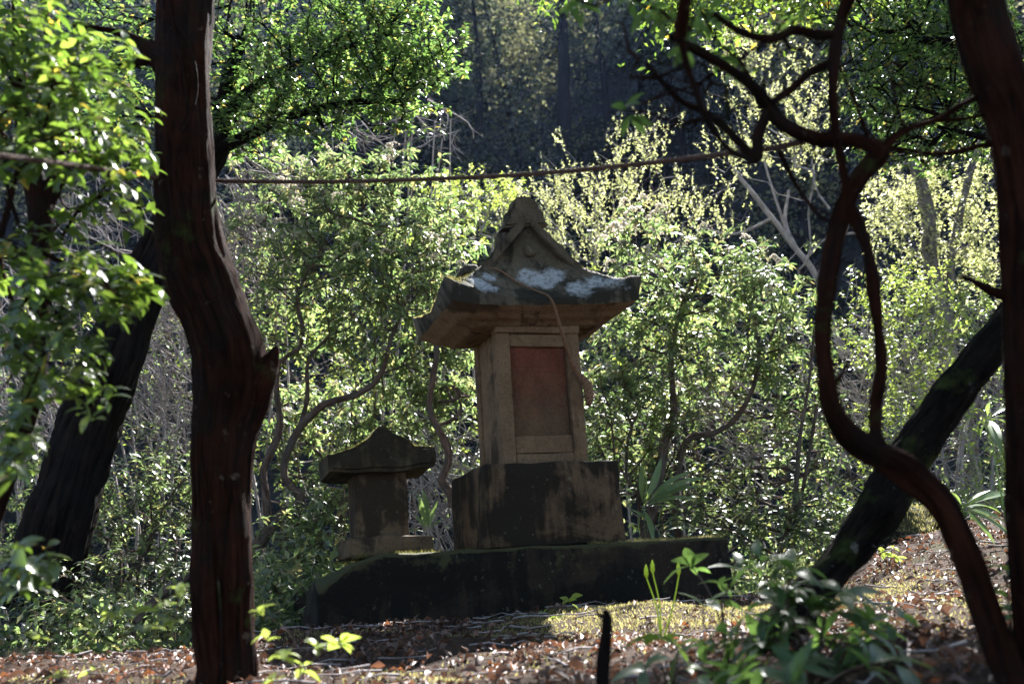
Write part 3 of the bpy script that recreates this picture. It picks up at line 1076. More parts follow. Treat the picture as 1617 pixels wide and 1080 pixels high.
tl = [[*L2W(SH_O, 0.21, 0.07, BZ - 0.285), .017], [*L2W(SH_O, 0.245, 0.06, BZ - 0.335), .024], [*L2W(SH_O, 0.256, 0.055, BZ - 0.40), .027], [*L2W(SH_O, 0.246, 0.055, BZ - 0.455), .017]]
link('knotted_end', twisted(np.array(tl), 0.02, 0.075).mesh('knotted_end', M_ROPE, bs), sr)

rp = pxpath([(-60, 236, 1.8, 6), (0, 246, 1.87, 6), (120, 262, 2.2, 5.5), (220, 277, 2.7, 5), (255, 282, 2.97, 4.5), (292, 284, 3.12, 4.5), (345, 286, 3.1, 4.2), (520, 287, 3.0, 4.2), (700, 282, 2.85, 4.2),
             (850, 274, 2.7, 4.5), (1000, 260, 2.5, 5), (1120, 246, 2.3, 5.5), (1215, 234, 2.12, 6.5), (1268, 224, 2.03, 7)])
rp[:, 3] *= 0.82
orp = empty('slack_rope', rp[6][:3], 'weathered brown rope strung slackly across the clearing between the framing trunks', 'rope')
link('cord', twisted(rp, 0.01, 0.045).mesh('cord', M_OLDROPE, rp[6][:3]), orp)

# ================================================================== TREES
LEAF_PIERIS = dict(n=(7, 12), len=0.088, w=0.30, droop=(55, 120), mat=L_PIERIS, bare=0.22, along=0.05, curl=0.16)
LEAF_SMALL = dict(n=(7, 12), len=0.045, w=0.40, droop=(40, 105), mat=L_PIERIS, along=0.08)

# big brown trunk in front
t1 = plant('brown_tree', 'large brown trunk with a knot on its side and a kink, beside the small shrine', 'tree',
           stems=[[(318, 1250, 2.95, 56), (357, 1080, 3.0, 48), (353, 1000, 3.0, 46), (351, 900, 3.0, 46), (349, 760, 3.0, 47), (355, 680, 3.0, 49), (366, 620, 3.0, 56), (362, 560, 3.0, 57),
                   (340, 500, 3.0, 51), (320, 450, 3.0, 52), (303, 390, 3.0, 50), (294, 300, 3.0, 47), (291, 200, 3.0, 44), (289, 100, 3.0, 42), (292, 0, 3.0, 43), (298, -200, 2.9, 42), (290, -500, 2.7, 38), (280, -900, 2.4, 30)],
                  ], bark=M_BARK_RED, trunk_name='trunk', trunk_sides=64, amp=0.12, flute=0.07)
B1 = np.array(t1.location)
for nm, pth in (('knot', [(355, 700, 3.0, 24), (382, 648, 2.99, 34), (404, 605, 2.98, 30), (420, 580, 2.97, 19), (430, 562, 2.96, 11), (436, 549, 2.96, 5), (437, 545, 2.96, 1)]),
                ('branch_stub', [(285, 130, 3.0, 30), (262, 100, 2.98, 24), (240, 82, 2.97, 18), (222, 70, 2.96, 11), (180, 50, 2.95, 5), (115, 40, 2.93, 3)]),
                ('branch', [(235, 95, 2.97, 8), (195, 104, 2.95, 5), (150, 108, 2.93, 4), (90, 120, 2.9, 2)])):
    v, f, u = tube(spline(pxpath(pth), 0.015), 12, 0.2, 20, 0.1)
    link(nm, make_mesh(nm, v - B1, f, M_BARK_RED, u, True), t1)
vine = empty('climbing_vine', P(352, 900, 2.9), 'thin pale vine winding up the big brown trunk', 'vine')
VB = np.array(vine.location)
for pth in ([(350, 1080), (348, 960), (338, 860), (325, 760), (322, 690), (335, 600), (318, 520), (300, 470), (292, 430), (283, 380), (277, 300), (282, 225), (302, 180), (311, 130), (298, 70), (270, 25), (262, -20)],
            [(283, 330), (276, 250), (296, 190), (288, 110), (276, 60), (266, 0)]):
    rows = [(x, y, 2.913, 2.4) for x, y in pth]
    v, f, u = tube(spline(pxpath(rows), 0.02), 6, 0.2, 30)
    link('stem', make_mesh('stem', v - VB, f, M_BARK_RED, u, True), vine)

# unseen crowns added above the view to shade the foreground and block sky
def crown(root, c, sx, sy, sz, n, size):
    b = np.array(root.location)
    cl = rng.uniform(-1, 1, (max(20, n // 60), 3)) * [sx, sy, sz] + c
    q = cl[rng.integers(0, len(cl), n)] + rng.normal(0, .13, (n, 3))
    R = leaf_mats(q, rng.normal(0, 1, (n, 3)) + [0, 0, -.3], rng.normal(0, .6, (n, 3)) + [0, 0, 1], size * rng.uniform(.6, 1.3, n))
    v, f = bake(*leaf_template(.42), R, q)
    link('crown', make_mesh('crown', v - b, f, L_FRONT), root, 'stuff')


crown(t1, np.array([0.1, 2.3, 3.5]), 0.9, 0.8, 0.4, 5000, 0.075)  # unseen canopy added overhead to cut sky light on the shaded fronts

# leaning furrowed tree behind it carries the leafy crown
CROWN_B = [(420, 90, 6.0, 100, 90, 0.5, 190), (560, 70, 6.0, 110, 85, 0.5, 230), (640, 110, 6.0, 80, 75, 0.4, 150), (500, 170, 6.1, 120, 50, 0.4, 120), (380, 170, 6.2, 60, 60, 0.4, 70), (600, 10, 6.1, 90, 50, 0.5, 90), (450, -60, 6.0, 200, 60, 0.7, 120), (200, 40, 6.2, 90, 90, 0.5, 80), (150, 160, 6.3, 90, 80, 0.5, 70)]
plant('leaning_tree', 'dark furrowed trunk leaning up behind the big brown one, with a bushy evergreen crown', 'tree',
      stems=[[(58, 960, 6.3, 66), (75, 890, 6.3, 56), (100, 800, 6.3, 50), (138, 680, 6.3, 47), (172, 590, 6.3, 45), (204, 500, 6.3, 41), (236, 430, 6.3, 37), (270, 360, 6.3, 32), (312, 285, 6.3, 26), (342, 232, 6.3, 20), (352, 170, 6.25, 14), (380, 60, 6.2, 9)],
             [(340, 235, 6.3, 14), (385, 218, 6.25, 9), (440, 192, 6.2, 7), (500, 172, 6.15, 6), (560, 162, 6.1, 5), (640, 160, 6.1, 3)],
             [(350, 190, 6.25, 10), (410, 130, 6.2, 7), (500, 90, 6.1, 5), (600, 60, 6.1, 3)]],
      blobs=CROWN_B, dens=1.7, leaf=dict(n=(7, 12), len=0.05, w=0.46, droop=(45, 105), mat=L_CROWN, along=0.07), bark=M_BARK_DARK, trunk_name='trunk', trunk_sides=48, amp=0.10, flute=0.09, parts=260, flowers=26)

crown(bpy.data.objects['leaning_tree'], np.array([0.72, 6.3, 4.95]), 0.4, 0.8, 0.6, 6000, 0.055)  # unseen leaves added toward the sun to shade the big trunk's bright edge

# forked tree with the near leafy branches
FORK = [(30, 40, 2.4, 80, 60, 0.25, 45), (120, 90, 2.4, 80, 60, 0.25, 40), (60, 170, 2.4, 90, 60, 0.3, 45), (170, 230, 2.5, 70, 50, 0.2, 26), (40, 225, 2.3, 60, 40, 0.2, 18), (215, 180, 2.7, 40, 60, 0.2, 12),
        (170, 320, 2.5, 60, 30, 0.2, 14), (40, 400, 2.3, 60, 50, 0.2, 20), (130, 430, 2.4, 80, 40, 0.2, 30), (200, 440, 2.4, 50, 30, 0.15, 20), (60, 510, 2.3, 75, 50, 0.2, 30), (130, 570, 2.4, 40, 60, 0.15, 12), (30, 600, 2.3, 40, 40, 0.2, 10),
        (20, 700, 2.2, 30, 60, 0.2, 12), (30, 880, 2.3, 60, 40, 0.2, 12)]
plant('forked_tree', 'slim forked tree with near drooping sprays of broad glossy leaves', 'tree',
      stems=[[(-160, 1150, 3.0, 20), (-70, 950, 3.0, 18), (0, 780, 3.0, 16), (45, 650, 3.0, 15), (62, 560, 3.0, 15), (60, 420, 3.0, 18), (64, 330, 3.0, 21), (50, 270, 2.98, 17), (38, 200, 2.9, 13), (30, 100, 2.8, 10), (25, -60, 2.6, 7)],
             [(62, 345, 3.0, 14), (80, 300, 3.0, 15), (95, 265, 2.98, 12), (84, 200, 2.95, 9), (80, 120, 2.9, 8), (70, 0, 2.8, 6)],
             [(100, 262, 2.98, 9), (150, 250, 2.9, 7), (200, 235, 2.9, 4)],
             [(70, 420, 3.0, 9), (40, 410, 2.7, 7), (0, 395, 2.4, 5)]],
      blobs=FORK, leaf=dict(n=(6, 9), len=0.055, w=0.42, droop=(50, 115), mat=L_FRONT, along=0.06, fine=True, curl=0.2), bark=M_BARK_RED, trunk_name='trunk', trunk_sides=14, amp=0.15, parts=299, tip_r=0.0018, step=0.08)

# right-hand frame trunk
t2 = plant('framing_tree', 'dark upright trunk cut off by the edge of the view, next to the twisted tree', 'tree',
           stems=[[(1640, 1400, 1.95, 48), (1652, 1080, 2.0, 44), (1636, 800, 2.0, 44), (1632, 500, 2.0, 45), (1626, 330, 2.0, 46), (1604, 205, 2.0, 44), (1572, 110, 2.0, 42), (1540, 0, 2.0, 40), (1510, -200, 1.9, 38), (1490, -600, 1.7, 30)]],
           bark=M_BARK_RED, trunk_name='trunk', trunk_sides=52, amp=0.12, flute=0.08)
B2 = np.array(t2.location)
for pth in ([(1620, 470, 2.0, 14), (1570, 462, 2.0, 9), (1545, 448, 1.99, 6), (1515, 435, 1.98, 3)], [(1600, 215, 2.0, 8), (1550, 230, 2.0, 5), (1480, 243, 2.02, 4), (1405, 232, 2.04, 3)]):
    v, f, u = tube(spline(pxpath(pth), 0.01), 8, 0.2, 20)
    link('branch', make_mesh('branch', v - B2, f, M_BARK_RED, u, True), t2)
crown(t2, np.array([1.7, 2.8, 3.7]), 1.1, 0.8, 0.4, 7000, 0.075)  # unseen canopy added overhead to dim the sky fill on this side
# leaning mossy trunk
plant('slanting_tree', 'mossy dark trunk with pale lichen spots slanting across the leaf covered bank', 'tree',
      stems=[[(1120, 1180, 2.85, 40), (1195, 1050, 2.9, 34), (1260, 960, 2.95, 29), (1330, 885, 3.0, 28), (1388, 805, 3.0, 34), (1430, 730, 3.0, 32), (1475, 665, 3.0, 29), (1530, 590, 3.0, 30), (1595, 515, 3.0, 31), (1680, 410, 3.0, 36), (1800, 240, 3.0, 34)]],
      bark=M_BARK_LICHEN, trunk_name='trunk', trunk_sides=52, amp=0.2, flute=0.14, bfreq=20.0)

# twisted tree
TW = [(1640, 1220, 1.9, 30), (1610, 1110, 1.95, 28), (1570, 1000, 2.0, 26), (1530, 890, 2.0, 25), (1490, 800, 2.0, 25), (1440, 748, 2.0, 26), (1395, 722, 2.0, 24), (1345, 690, 2.0, 22), (1313, 640, 2.0, 17), (1300, 560, 2.0, 15),
      (1303, 470, 2.0, 16), (1315, 390, 2.0, 18), (1340, 310, 2.0, 16), (1372, 262, 2.0, 16), (1390, 240, 2.0, 17), (1350, 222, 2.0, 13), (1285, 218, 2.0, 14), (1240, 198, 2.0, 14), (1213, 168, 2.0, 12), (1180, 130, 1.95, 10), (1120, 90, 1.9, 9), (1060, 60, 1.8, 7)]
TW = [(a, b, c, d * 0.88) for a, b, c, d in TW]
t3 = plant('twisted_tree', 'thin crooked tree with two rising stems that twist and loop before the bank', 'tree', stems=[TW],
           blobs=[(1060, 20, 2.0, 60, 30, 0.15, 4), (1000, 20, 2.1, 40, 30, 0.1, 3), (1130, 20, 2.0, 50, 40, 0.1, 3), (920, -4, 2.3, 25, 8, 0.1, 2), (990, 168, 2.1, 12, 6, 0.03, 1), (1120, 80, 2.0, 40, 30, 0.1, 2), (1250, 10, 2.1, 60, 20, 0.1, 2)],
           leaf=dict(n=(5, 8), len=0.05, w=0.36, droop=(60, 125), mat=L_CROWN, along=0.04, fine=True, curl=0.2), bark=M_BARK_RED, trunk_name='trunk', trunk_sides=28, amp=0.32, flute=0.12, bfreq=24.0, parts=200, step=0.06, wig=0.015)
B3 = np.array(t3.location)
for pth in ([(1400, 728, 2.0, 15), (1384, 690, 2.0, 13), (1383, 640, 2.0, 12), (1392, 580, 2.0, 11), (1388, 520, 2.0, 10), (1379, 460, 2.0, 12), (1370, 400, 2.0, 11), (1350, 345, 2.0, 12), (1338, 325, 2.0, 10)],
            [(1330, 350, 2.0, 9), (1334, 290, 1.97, 8), (1322, 220, 1.96, 8), (1316, 150, 1.95, 9), (1318, 80, 1.95, 11), (1328, 30, 1.95, 12), (1350, -30, 1.9, 12)],
            [(1213, 170, 2.0, 9), (1245, 145, 2.0, 8), (1280, 115, 1.98, 8), (1318, 96, 1.96, 7)],
            [(1318, 55, 1.95, 8), (1290, 55, 1.95, 9), (1255, 48, 1.95, 9), (1215, 62, 1.94, 8), (1165, 48, 1.93, 6), (1128, 22, 1.9, 5)],
            [(1213, 170, 2.0, 9), (1198, 210, 2.0, 11), (1192, 250, 2.0, 11), (1165, 222, 1.97, 8), (1120, 180, 1.92, 7), (1075, 160, 1.88, 5), (1020, 100, 1.8, 4)],
            [(1393, 236, 2.0, 10), (1430, 205, 2.0, 7), (1475, 192, 2.0, 6), (1520, 165, 2.0, 6), (1560, 148, 2.0, 6)],
            [(1476, 192, 2.0, 4), (1520, 188, 2.0, 4), (1570, 178, 2.0, 3)],
            [(1385, 245, 2.0, 6), (1370, 215, 2.0, 4), (1350, 160, 2.0, 3), (1320, 90, 2.0, 2)],
            [(1230, 240, 2.05, 5), (1262, 300, 2.1, 4), (1300, 345, 2.1, 4), (1340, 350, 2.05, 3)],
            [(1310, 620, 2.0, 5), (1330, 590, 2.0, 4), (1340, 565, 2.02, 2)],
            [(1075, 60, 1.7, 12), (1085, -20, 1.65, 14), (1095, -120, 1.6, 16)], [(1070, 50, 1.72, 8), (1090, 120, 1.72, 6), (1118, 190, 1.75, 5), (1150, 235, 1.85, 5), (1190, 255, 2.0, 5)]):
    v, f, u = tube(spline(pxpath([(a, b, c, d * 0.85) for a, b, c, d in pth]), 0.008), 14, 0.34, 34, 0.12)
    link('branch', make_mesh('branch', v - B3, f, M_BARK_RED, u, True), t3)

crown(t3, np.array([1.05, 4.4, 3.85]), 0.7, 0.5, 0.25, 9000, 0.06)  # unseen leaf mass added on the sun's path to shade the hanging leaves
def add_twigs(root, paths, blobs, m, tip_r=0.0016, step=0.05, wig=0.015):
    b = np.array(root.location)
    rp_ = np.vstack([spline(pxpath(p), 0.05)[:, :3] for p in paths])
    tips = blob_tips(blobs)
    nodes, par, tid = grow(rp_, False, tips, step, wig, 0.2)
    J = Joined()
    skeleton_tubes(J, nodes, par, tip_r, 0.006, len(rp_), 2.2, 5)
    link('twigs', J.mesh('twigs', m, b), root, 'stuff')


add_twigs(t3, [[(1213, 170, 2.0, 9), (1120, 180, 1.92, 7), (1060, 60, 1.8, 7)], [(1318, 96, 1.96, 7), (1215, 62, 1.94, 8), (1128, 22, 1.9, 5)], [(1393, 236, 2.0, 10), (1475, 192, 2.0, 6), (1560, 148, 2.0, 6)], [(1330, 350, 1.97, 9), (1316, 150, 1.95, 9)], TW[9:14], [(1383, 640, 2.0, 12), (1379, 460, 2.0, 12), (1350, 345, 2.0, 12)]],
          [(1120, 110, 1.95, 100, 90, .15, 60), (1230, 90, 2.0, 80, 90, .1, 46), (1420, 170, 2.0, 100, 70, .1, 44), (1000, 90, 1.9, 60, 60, .1, 14), (1280, 300, 2.0, 60, 60, .08, 14), (1360, 500, 2.0, 40, 120, .06, 12), (1040, 180, 1.9, 40, 60, .1, 10), (1480, 260, 2.05, 60, 30, .08, 10)], M_BARK_RED)
# small-leaved canopy tree
t4 = plant('evergreen_tree', 'evergreen with a dense small leaved canopy hanging above the slanting trunk', 'tree',
      stems=[[(1760, 700, 5.2, 26), (1720, 400, 5.2, 22), (1660, 200, 5.2, 18), (1560, 90, 5.2, 12), (1450, 60, 5.2, 7)], [(1680, 260, 5.2, 9), (1580, 225, 5.1, 6), (1480, 200, 5.1, 3)]],
      blobs=[(1420, 70, 5.2, 100, 80, 0.4, 260), (1510, 60, 5.2, 110, 90, 0.4, 260), (1450, 230, 5.2, 110, 30, 0.3, 90), (1420, 160, 5.2, 90, 45, 0.4, 130), (1530, 170, 5.2, 70, 50, 0.3, 110), (1600, 40, 5.1, 50, 60, 0.3, 60), (1400, 0, 5.2, 120, 40, 0.5, 120), (1620, 150, 5.2, 50, 60, 0.3, 50)],
      leaf=dict(n=(7, 11), len=0.042, w=0.42, droop=(40, 110), mat=L_CROWN, along=0.08), bark=M_BARK_DARK, trunk_name='trunk', parts=150)
crown(t4, np.array([2.3, 6.4, 4.45]), 1.0, 0.9, 0.35, 17000, 0.06)  # extra canopy, mostly out of view, added to shade the sapling and ground

# ================================================================== SHRUBS
GP = 'white flowering evergreen shrubs around the shrines'
def pieris(label, stems, blobs, flowers, parts=120, leaf=LEAF_PIERIS):
    stems = [[(a, b, c, d * 0.72) for a, b, c, d in q] for q in stems] if stems else None
    return plant('flowering_shrub', label, 'shrub', stems, blobs, leaf, GP, M_BARK_SHRUB, parts=parts, flowers=int(flowers * 0.6), trunk_sides=10, amp=0.2, rmax=0.012, dens=DENS)


pieris('tall white flowering shrub with several crooked stems between the big trunk and the small shrine',
       [[(395, 880, 6.9, 16), (420, 842, 7, 13), (447, 812, 7, 12), (470, 798, 7, 10), (476, 784, 7, 9), (464, 772, 7, 9), (450, 756, 7, 9), (449, 732, 7, 8), (458, 706, 7, 8), (470, 680, 7, 8), (489, 658, 7, 8), (517, 636, 7, 7), (559, 625, 7, 7), (592, 604, 7, 6), (608, 575, 7, 5), (616, 540, 7, 4), (640, 480, 7.1, 3)],
        [(425, 840, 7, 9), (420, 780, 7, 9), (416, 742, 7, 8), (432, 705, 7, 8), (442, 670, 7, 8), (437, 618, 7, 6), (442, 571, 7, 5), (470, 552, 7, 5), (478, 520, 7, 5), (470, 470, 7, 4), (490, 420, 7.1, 3)],
        [(446, 735, 7, 6), (470, 680, 7.05, 5), (485, 630, 7.1, 5), (487, 570, 7.1, 4), (520, 530, 7.1, 3)]],
       [(520, 430, 7.2, 110, 60, 0.4, 170), (450, 370, 7.3, 70, 60, 0.4, 110), (600, 470, 7.2, 90, 60, 0.4, 130), (640, 560, 7.3, 60, 45, 0.3, 60), (540, 530, 7.3, 90, 50, 0.4, 90), (590, 390, 7.3, 80, 40, 0.3, 90), (430, 480, 7.4, 60, 60, 0.4, 70), (680, 470, 7.5, 60, 50, 0.3, 60)], 34, 220)
pieris('flowering shrub with yellowish leaves filling the gap under the rope, above the tall crooked stems',
       None, [(520, 310, 7.8, 120, 40, 0.4, 150), (630, 330, 7.8, 100, 50, 0.4, 140), (690, 380, 7.7, 60, 60, 0.3, 90), (480, 260, 7.9, 100, 30, 0.4, 80), (600, 260, 8, 80, 30, 0.3, 70)], 22, 100)
pieris('shrub with one bare crooked stem rising close beside the shrine pedestal',
       [[(716, 800, 6.75, 12), (712, 778, 6.75, 11), (697, 758, 6.75, 10), (708, 732, 6.75, 9), (706, 704, 6.75, 9), (688, 670, 6.75, 8), (678, 644, 6.75, 7), (684, 592, 6.75, 7), (690, 555, 6.75, 6), (690, 500, 6.8, 4)],
        [(690, 672, 6.75, 4), (720, 660, 6.8, 4), (728, 640, 6.8, 3), (715, 610, 6.8, 2)]],
       [(700, 610, 7.3, 60, 45, 0.3, 80), (700, 450, 7.2, 50, 60, 0.3, 80), (660, 620, 7.5, 60, 60, 0.3, 90), (720, 540, 7.3, 40, 60, 0.3, 60)], 10, 100)
pieris('low glossy shrub filling the space behind the small shrine body', None,
       [(500, 700, 7.6, 90, 60, 0.3, 130), (640, 660, 7.8, 90, 60, 0.3, 120), (520, 640, 7.9, 100, 60, 0.3, 120), (460, 900, 6.9, 60, 60, 0.3, 90)], 8, 80)
pieris('low shrub with bright leaves between big trunk and small shrine base', None,
       [(480, 840, 6.6, 60, 60, 0.3, 120), (440, 930, 6.3, 55, 45, 0.3, 90), (520, 790, 7, 50, 60, 0.3, 80)], 0, 80)
LEAF_MID = dict(n=(7, 11), len=0.064, w=0.34, droop=(50, 110), mat=L_PIERIS, along=0.06, bare=0.2)
pieris('wide low shrub with pale glossy leaves at the foot of the leaning trunk', None,
       [(210, 800, 7, 100, 70, 0.4, 190), (270, 740, 7.2, 60, 60, 0.4, 100), (170, 900, 6.6, 110, 60, 0.4, 190), (270, 900, 6.5, 60, 80, 0.3, 120)], 0, 100, LEAF_MID)
pieris('dense low shrub along the edge of the leaf litter left of the big trunk', None,
       [(60, 940, 6.0, 90, 50, 0.3, 130), (190, 965, 6.0, 120, 35, 0.3, 150), (20, 830, 7, 60, 90, 0.4, 120), (290, 965, 5.9, 60, 30, 0.2, 60)], 0, 60, LEAF_MID)
# behind and beside the large shrine
pieris('large drooping leaved shrub with cream flower sprays on its crown beside the shrine roof',
       [[(1078, 880, 7.3, 9), (1066, 800, 7.3, 8), (1082, 700, 7.3, 8), (1125, 685, 7.3, 7), (1160, 662, 7.3, 6), (1190, 610, 7.3, 5), (1200, 540, 7.4, 4)],
        [(1020, 860, 7.2, 13), (1040, 760, 7.2, 11), (1052, 690, 7.3, 11), (1065, 660, 7.4, 9), (1060, 560, 7.4, 5), (1080, 470, 7.4, 4)]],
       [(1050, 420, 7.5, 70, 60, 0.4, 110), (1150, 430, 7.5, 90, 60, 0.4, 150), (1230, 480, 7.5, 70, 60, 0.4, 110), (1100, 520, 7.5, 100, 60, 0.4, 140), (1010, 520, 7.4, 60, 50, 0.3, 80), (1200, 570, 7.5, 90, 50, 0.4, 110), (1000, 380, 7.7, 40, 60, 0.3, 50)], 46, 240)
pieris('leafy shrub close behind the shrine body, under the straw rope', None,
       [(980, 600, 7.1, 60, 60, 0.3, 130), (1040, 640, 7.4, 70, 60, 0.3, 110), (950, 680, 7.4, 40, 50, 0.3, 60), (1000, 720, 7.5, 60, 50, 0.3, 80)], 8, 120)
pieris('thicket shrub with thin upright stems between the shrine and the slanting trunk',
       [[(1230, 880, 7, 5), (1255, 790, 7, 5), (1262, 700, 7, 4), (1278, 600, 7, 3), (1285, 520, 7, 2)], [(1245, 860, 7.1, 4), (1270, 760, 7.1, 4), (1290, 640, 7.1, 3)]],
       [(1240, 650, 7.6, 80, 60, 0.4, 110), (1150, 620, 7.7, 80, 40, 0.4, 70), (1290, 720, 7.3, 50, 70, 0.3, 80), (1130, 760, 7.4, 80, 60, 0.4, 120), (1180, 830, 7, 70, 50, 0.3, 110), (1080, 820, 7, 50, 50, 0.3, 70), (1290, 820, 6.8, 60, 50, 0.3, 90)], 4, 140, LEAF_MID)
LEAF_YG = dict(n=(6, 10), len=0.042, w=0.45, droop=(35, 105), mat=L_YOUNG, along=0.09)
def young(label, stems, blobs, parts=0, leaf=LEAF_YG, bark=None, **k):
    return plant('budding_shrub', label, 'shrub', stems, blobs, leaf, 'shrubs in fresh spring leaf', bark or M_TWIG, parts=parts, tip_r=0.002, rmax=0.012, dens=1.5, **k)


LEAF_B = dict(n=(10, 16), len=0.032, w=0.5, droop=(15, 75), mat=L_BUD, along=0.26)
young('airy shrub of pale yellow buds rising right behind the roof ridge', None,
      [(860, 330, 10.5, 100, 60, 0.5, 150), (930, 350, 10.5, 60, 60, 0.4, 70), (1010, 230, 10.8, 60, 60, 0.4, 62), (960, 290, 10.8, 90, 40, 0.4, 70), (1090, 320, 10.6, 80, 45, 0.4, 80), (880, 260, 10.8, 14, 50, 0.2, 12)], 60, LEAF_B, up_mix=0.5)
young('bright lime leaved shrub just past the roof slope, under the middle of the rope', None, [(750, 320, 9.5, 45, 50, 0.4, 80), (700, 290, 9.6, 45, 25, 0.3, 40), (790, 300, 9.8, 35, 30, 0.3, 30)], 60)
young('pale budding sapling behind the loops of the twisted tree', None, [(1230, 130, 10.5, 100, 70, 0.5, 110), (1180, 220, 10.5, 70, 40, 0.4, 50), (1270, 210, 10.5, 50, 50, 0.4, 40), (1150, 60, 10.8, 60, 40, 0.4, 34)], 0, LEAF_B, up_mix=0.5)
young('pale leaved tree with lichened grey trunks between twisted stems and edge trunk',
      [[(1545, 900, 9.5, 22), (1532, 760, 9.5, 18), (1520, 660, 9.5, 16), (1495, 540, 9.5, 13), (1470, 420, 9.5, 12), (1464, 330, 9.5, 11), (1440, 240, 9.5, 9)], [(1498, 520, 9.5, 7), (1504, 400, 9.5, 6), (1530, 280, 9.5, 6), (1550, 220, 9.5, 4)]],
      [(1440, 300, 9.6, 60, 50, 0.4, 95), (1530, 310, 9.6, 60, 70, 0.4, 110), (1480, 380, 9.6, 90, 50, 0.4, 110), (1400, 330, 9.8, 40, 60, 0.4, 50), (1560, 420, 9.6, 40, 40, 0.3, 40)], 80,
      dict(n=(7, 12), len=0.045, w=0.5, droop=(25, 90), mat=L_BUD, along=0.2), trunk_mat=M_BARK_GREY, trunk_name='trunk', trunk_sides=12, amp=0.15)
young('leafy green shrub with a flat top behind the slanting trunk', None, [(1450, 460, 8, 90, 40, 0.4, 150), (1390, 540, 8, 60, 50, 0.3, 70), (1520, 520, 8, 60, 50, 0.3, 70), (1470, 580, 8.2, 90, 50, 0.3, 90)], 60)
young('yellow green shrub low behind the slanting trunk on the bank', None, [(1400, 700, 7.5, 60, 60, 0.3, 80), (1580, 700, 7, 50, 80, 0.3, 80), (1360, 800, 7, 50, 40, 0.3, 60), (1500, 800, 6.9, 60, 40, 0.3, 60), (1590, 850, 6.4, 40, 60, 0.2, 50), (1450, 640, 7.8, 70, 50, 0.3, 60)], 60)

# shrubs massed in the hollow
for i in range(30):
    px = -20 + 57 * i + rng.normal(0, 14)
    Y = rng.uniform(8.4, 10.6)
    top = np.interp(px, [0, 280, 330, 700, 760, 940, 1000, 1250, 1330, 1600], [480, 450, 360, 340, 420, 420, 400, 430, 460, 450]) + rng.normal(0, 30)
    plant('hollow_shrub', 'evergreen shrub massed with others in the hollow behind the clearing', 'shrub', None,
          [(px, top + 70, Y, 75, 85, 0.35, 38), (px + rng.normal(0, 20), top + 210, Y - .3, 90, 100, 0.4, 42), (px + rng.normal(0, 20), top + 340, Y - .5, 90, 90, 0.4, 34)],
          dict(n=(6, 11), len=0.066, w=0.34, droop=(40, 110), mat=(L_PIERIS, L_MIX, L_YOUNG)[i % 3], along=0.1, bare=0.25),
          'evergreen shrubs massed in the hollow', M_TWIG if i % 2 else M_BARK_SHRUB, tip_r=0.0032, rmax=0.012, step=0.2)

# bare brush
def bare(label, blobs, n_r=0.0034, base=None, lean=None, **k):
    b = np.asarray(base, float)
    b[2] = float(gz(b[0], b[1]))
    root = empty('bare_shrub', b, label, 'shrub', 'leafless tangles of grey twigs')
    J = Joined()
    tips = blob_tips(blobs, 0.6)
    lean = np.array(lean if lean is not None else [0.5, 0, -0.6])
    mains = [b + np.array([rng.normal(0, .12), rng.normal(0, .12), 0]) for _ in range(6)]
    anchors = tips[rng.permutation(len(tips))[:6]]
    for a, m_ in zip(anchors, mains):
        mid = (a + m_) / 2 + rng.normal(0, .12, 3)
        v, f, u = tube(spline(np.array([[*m_, .016], [*mid, .012], [*a, .006]]), .08), 5)
        J.add(v, f, u)
    for t in tips:
        d = lean * rng.uniform(.5, 1.2) + rng.normal(0, .38, 3)
        d /= np.linalg.norm(d)
        L = rng.uniform(.25, .75)
        bend = rng.normal(0, .06, 3)
        q0, q2 = t - d * L / 2, t + d * L / 2
        q1 = t + bend * L * 2
        rr = n_r * rng.uniform(.7, 1.7)
        v, f, u = tube(spline(np.array([[*q0, rr * 1.3], [*q1, rr], [*q2, rr * .4]]), .1), 4)
        J.add(v, f, u)
        for _ in range(rng.integers(1, 4)):
            w = rng.uniform(.2, .9)
            s0 = q0 + (q2 - q0) * w + bend * L * 2 * (1 - abs(2 * w - 1))
            e = d + rng.normal(0, .5, 3)
            l2 = rng.uniform(.08, .28)
            v, f, u = tube(np.array([[*s0, rr * .7], [*(s0 + e * l2 * .5 + rng.normal(0, .01, 3)), rr * .55], [*(s0 + e * l2), rr * .3]]), 3)
            J.add(v, f, u)
    link('twigs', J.mesh('twigs', M_TWIG, b), root, 'stuff')
    return root


bare('leafless tangle of pale twigs just past the big trunk under the evergreen crown', [(370, 340, 7.6, 55, 70, 0.5, 110), (400, 440, 7.6, 50, 50, 0.4, 90), (430, 280, 7.7, 60, 20, 0.4, 30)], base=P(420, 560, 7.7), k=0.1)
bare('leafless brush seen between the leaning trunk and the big trunk', [(260, 480, 7.8, 60, 60, 0.5, 130), (240, 580, 7.8, 70, 60, 0.5, 120), (280, 660, 7.8, 60, 50, 0.4, 100)], base=P(230, 740, 7.8), k=0.1)
bare('leafless tangle behind the forked tree trunk', [(60, 660, 7.8, 90, 60, 0.5, 120), (150, 350, 8.5, 80, 60, 0.5, 110), (30, 520, 8, 60, 100, 0.4, 100)], base=P(60, 800, 8), k=0.1)
bare('leafless twigs hanging in the gap below the evergreen crown', [(640, 190, 8, 70, 20, 0.4, 24), (560, 205, 8, 60, 20, 0.4, 26), (690, 215, 8.2, 35, 20, 0.3, 12)], base=P(560, 330, 8.2), k=0.1)
bare('leafless bush in the dark hollow behind the thin upright stems', [(1180, 680, 8.6, 60, 60, 0.4, 90), (1120, 620, 8.6, 80, 50, 0.4, 80), (1380, 640, 8.5, 70, 90, 0.4, 100), (1400, 560, 8.8, 60, 60, 0.4, 70)], base=P(1230, 860, 8.4), k=0.1)
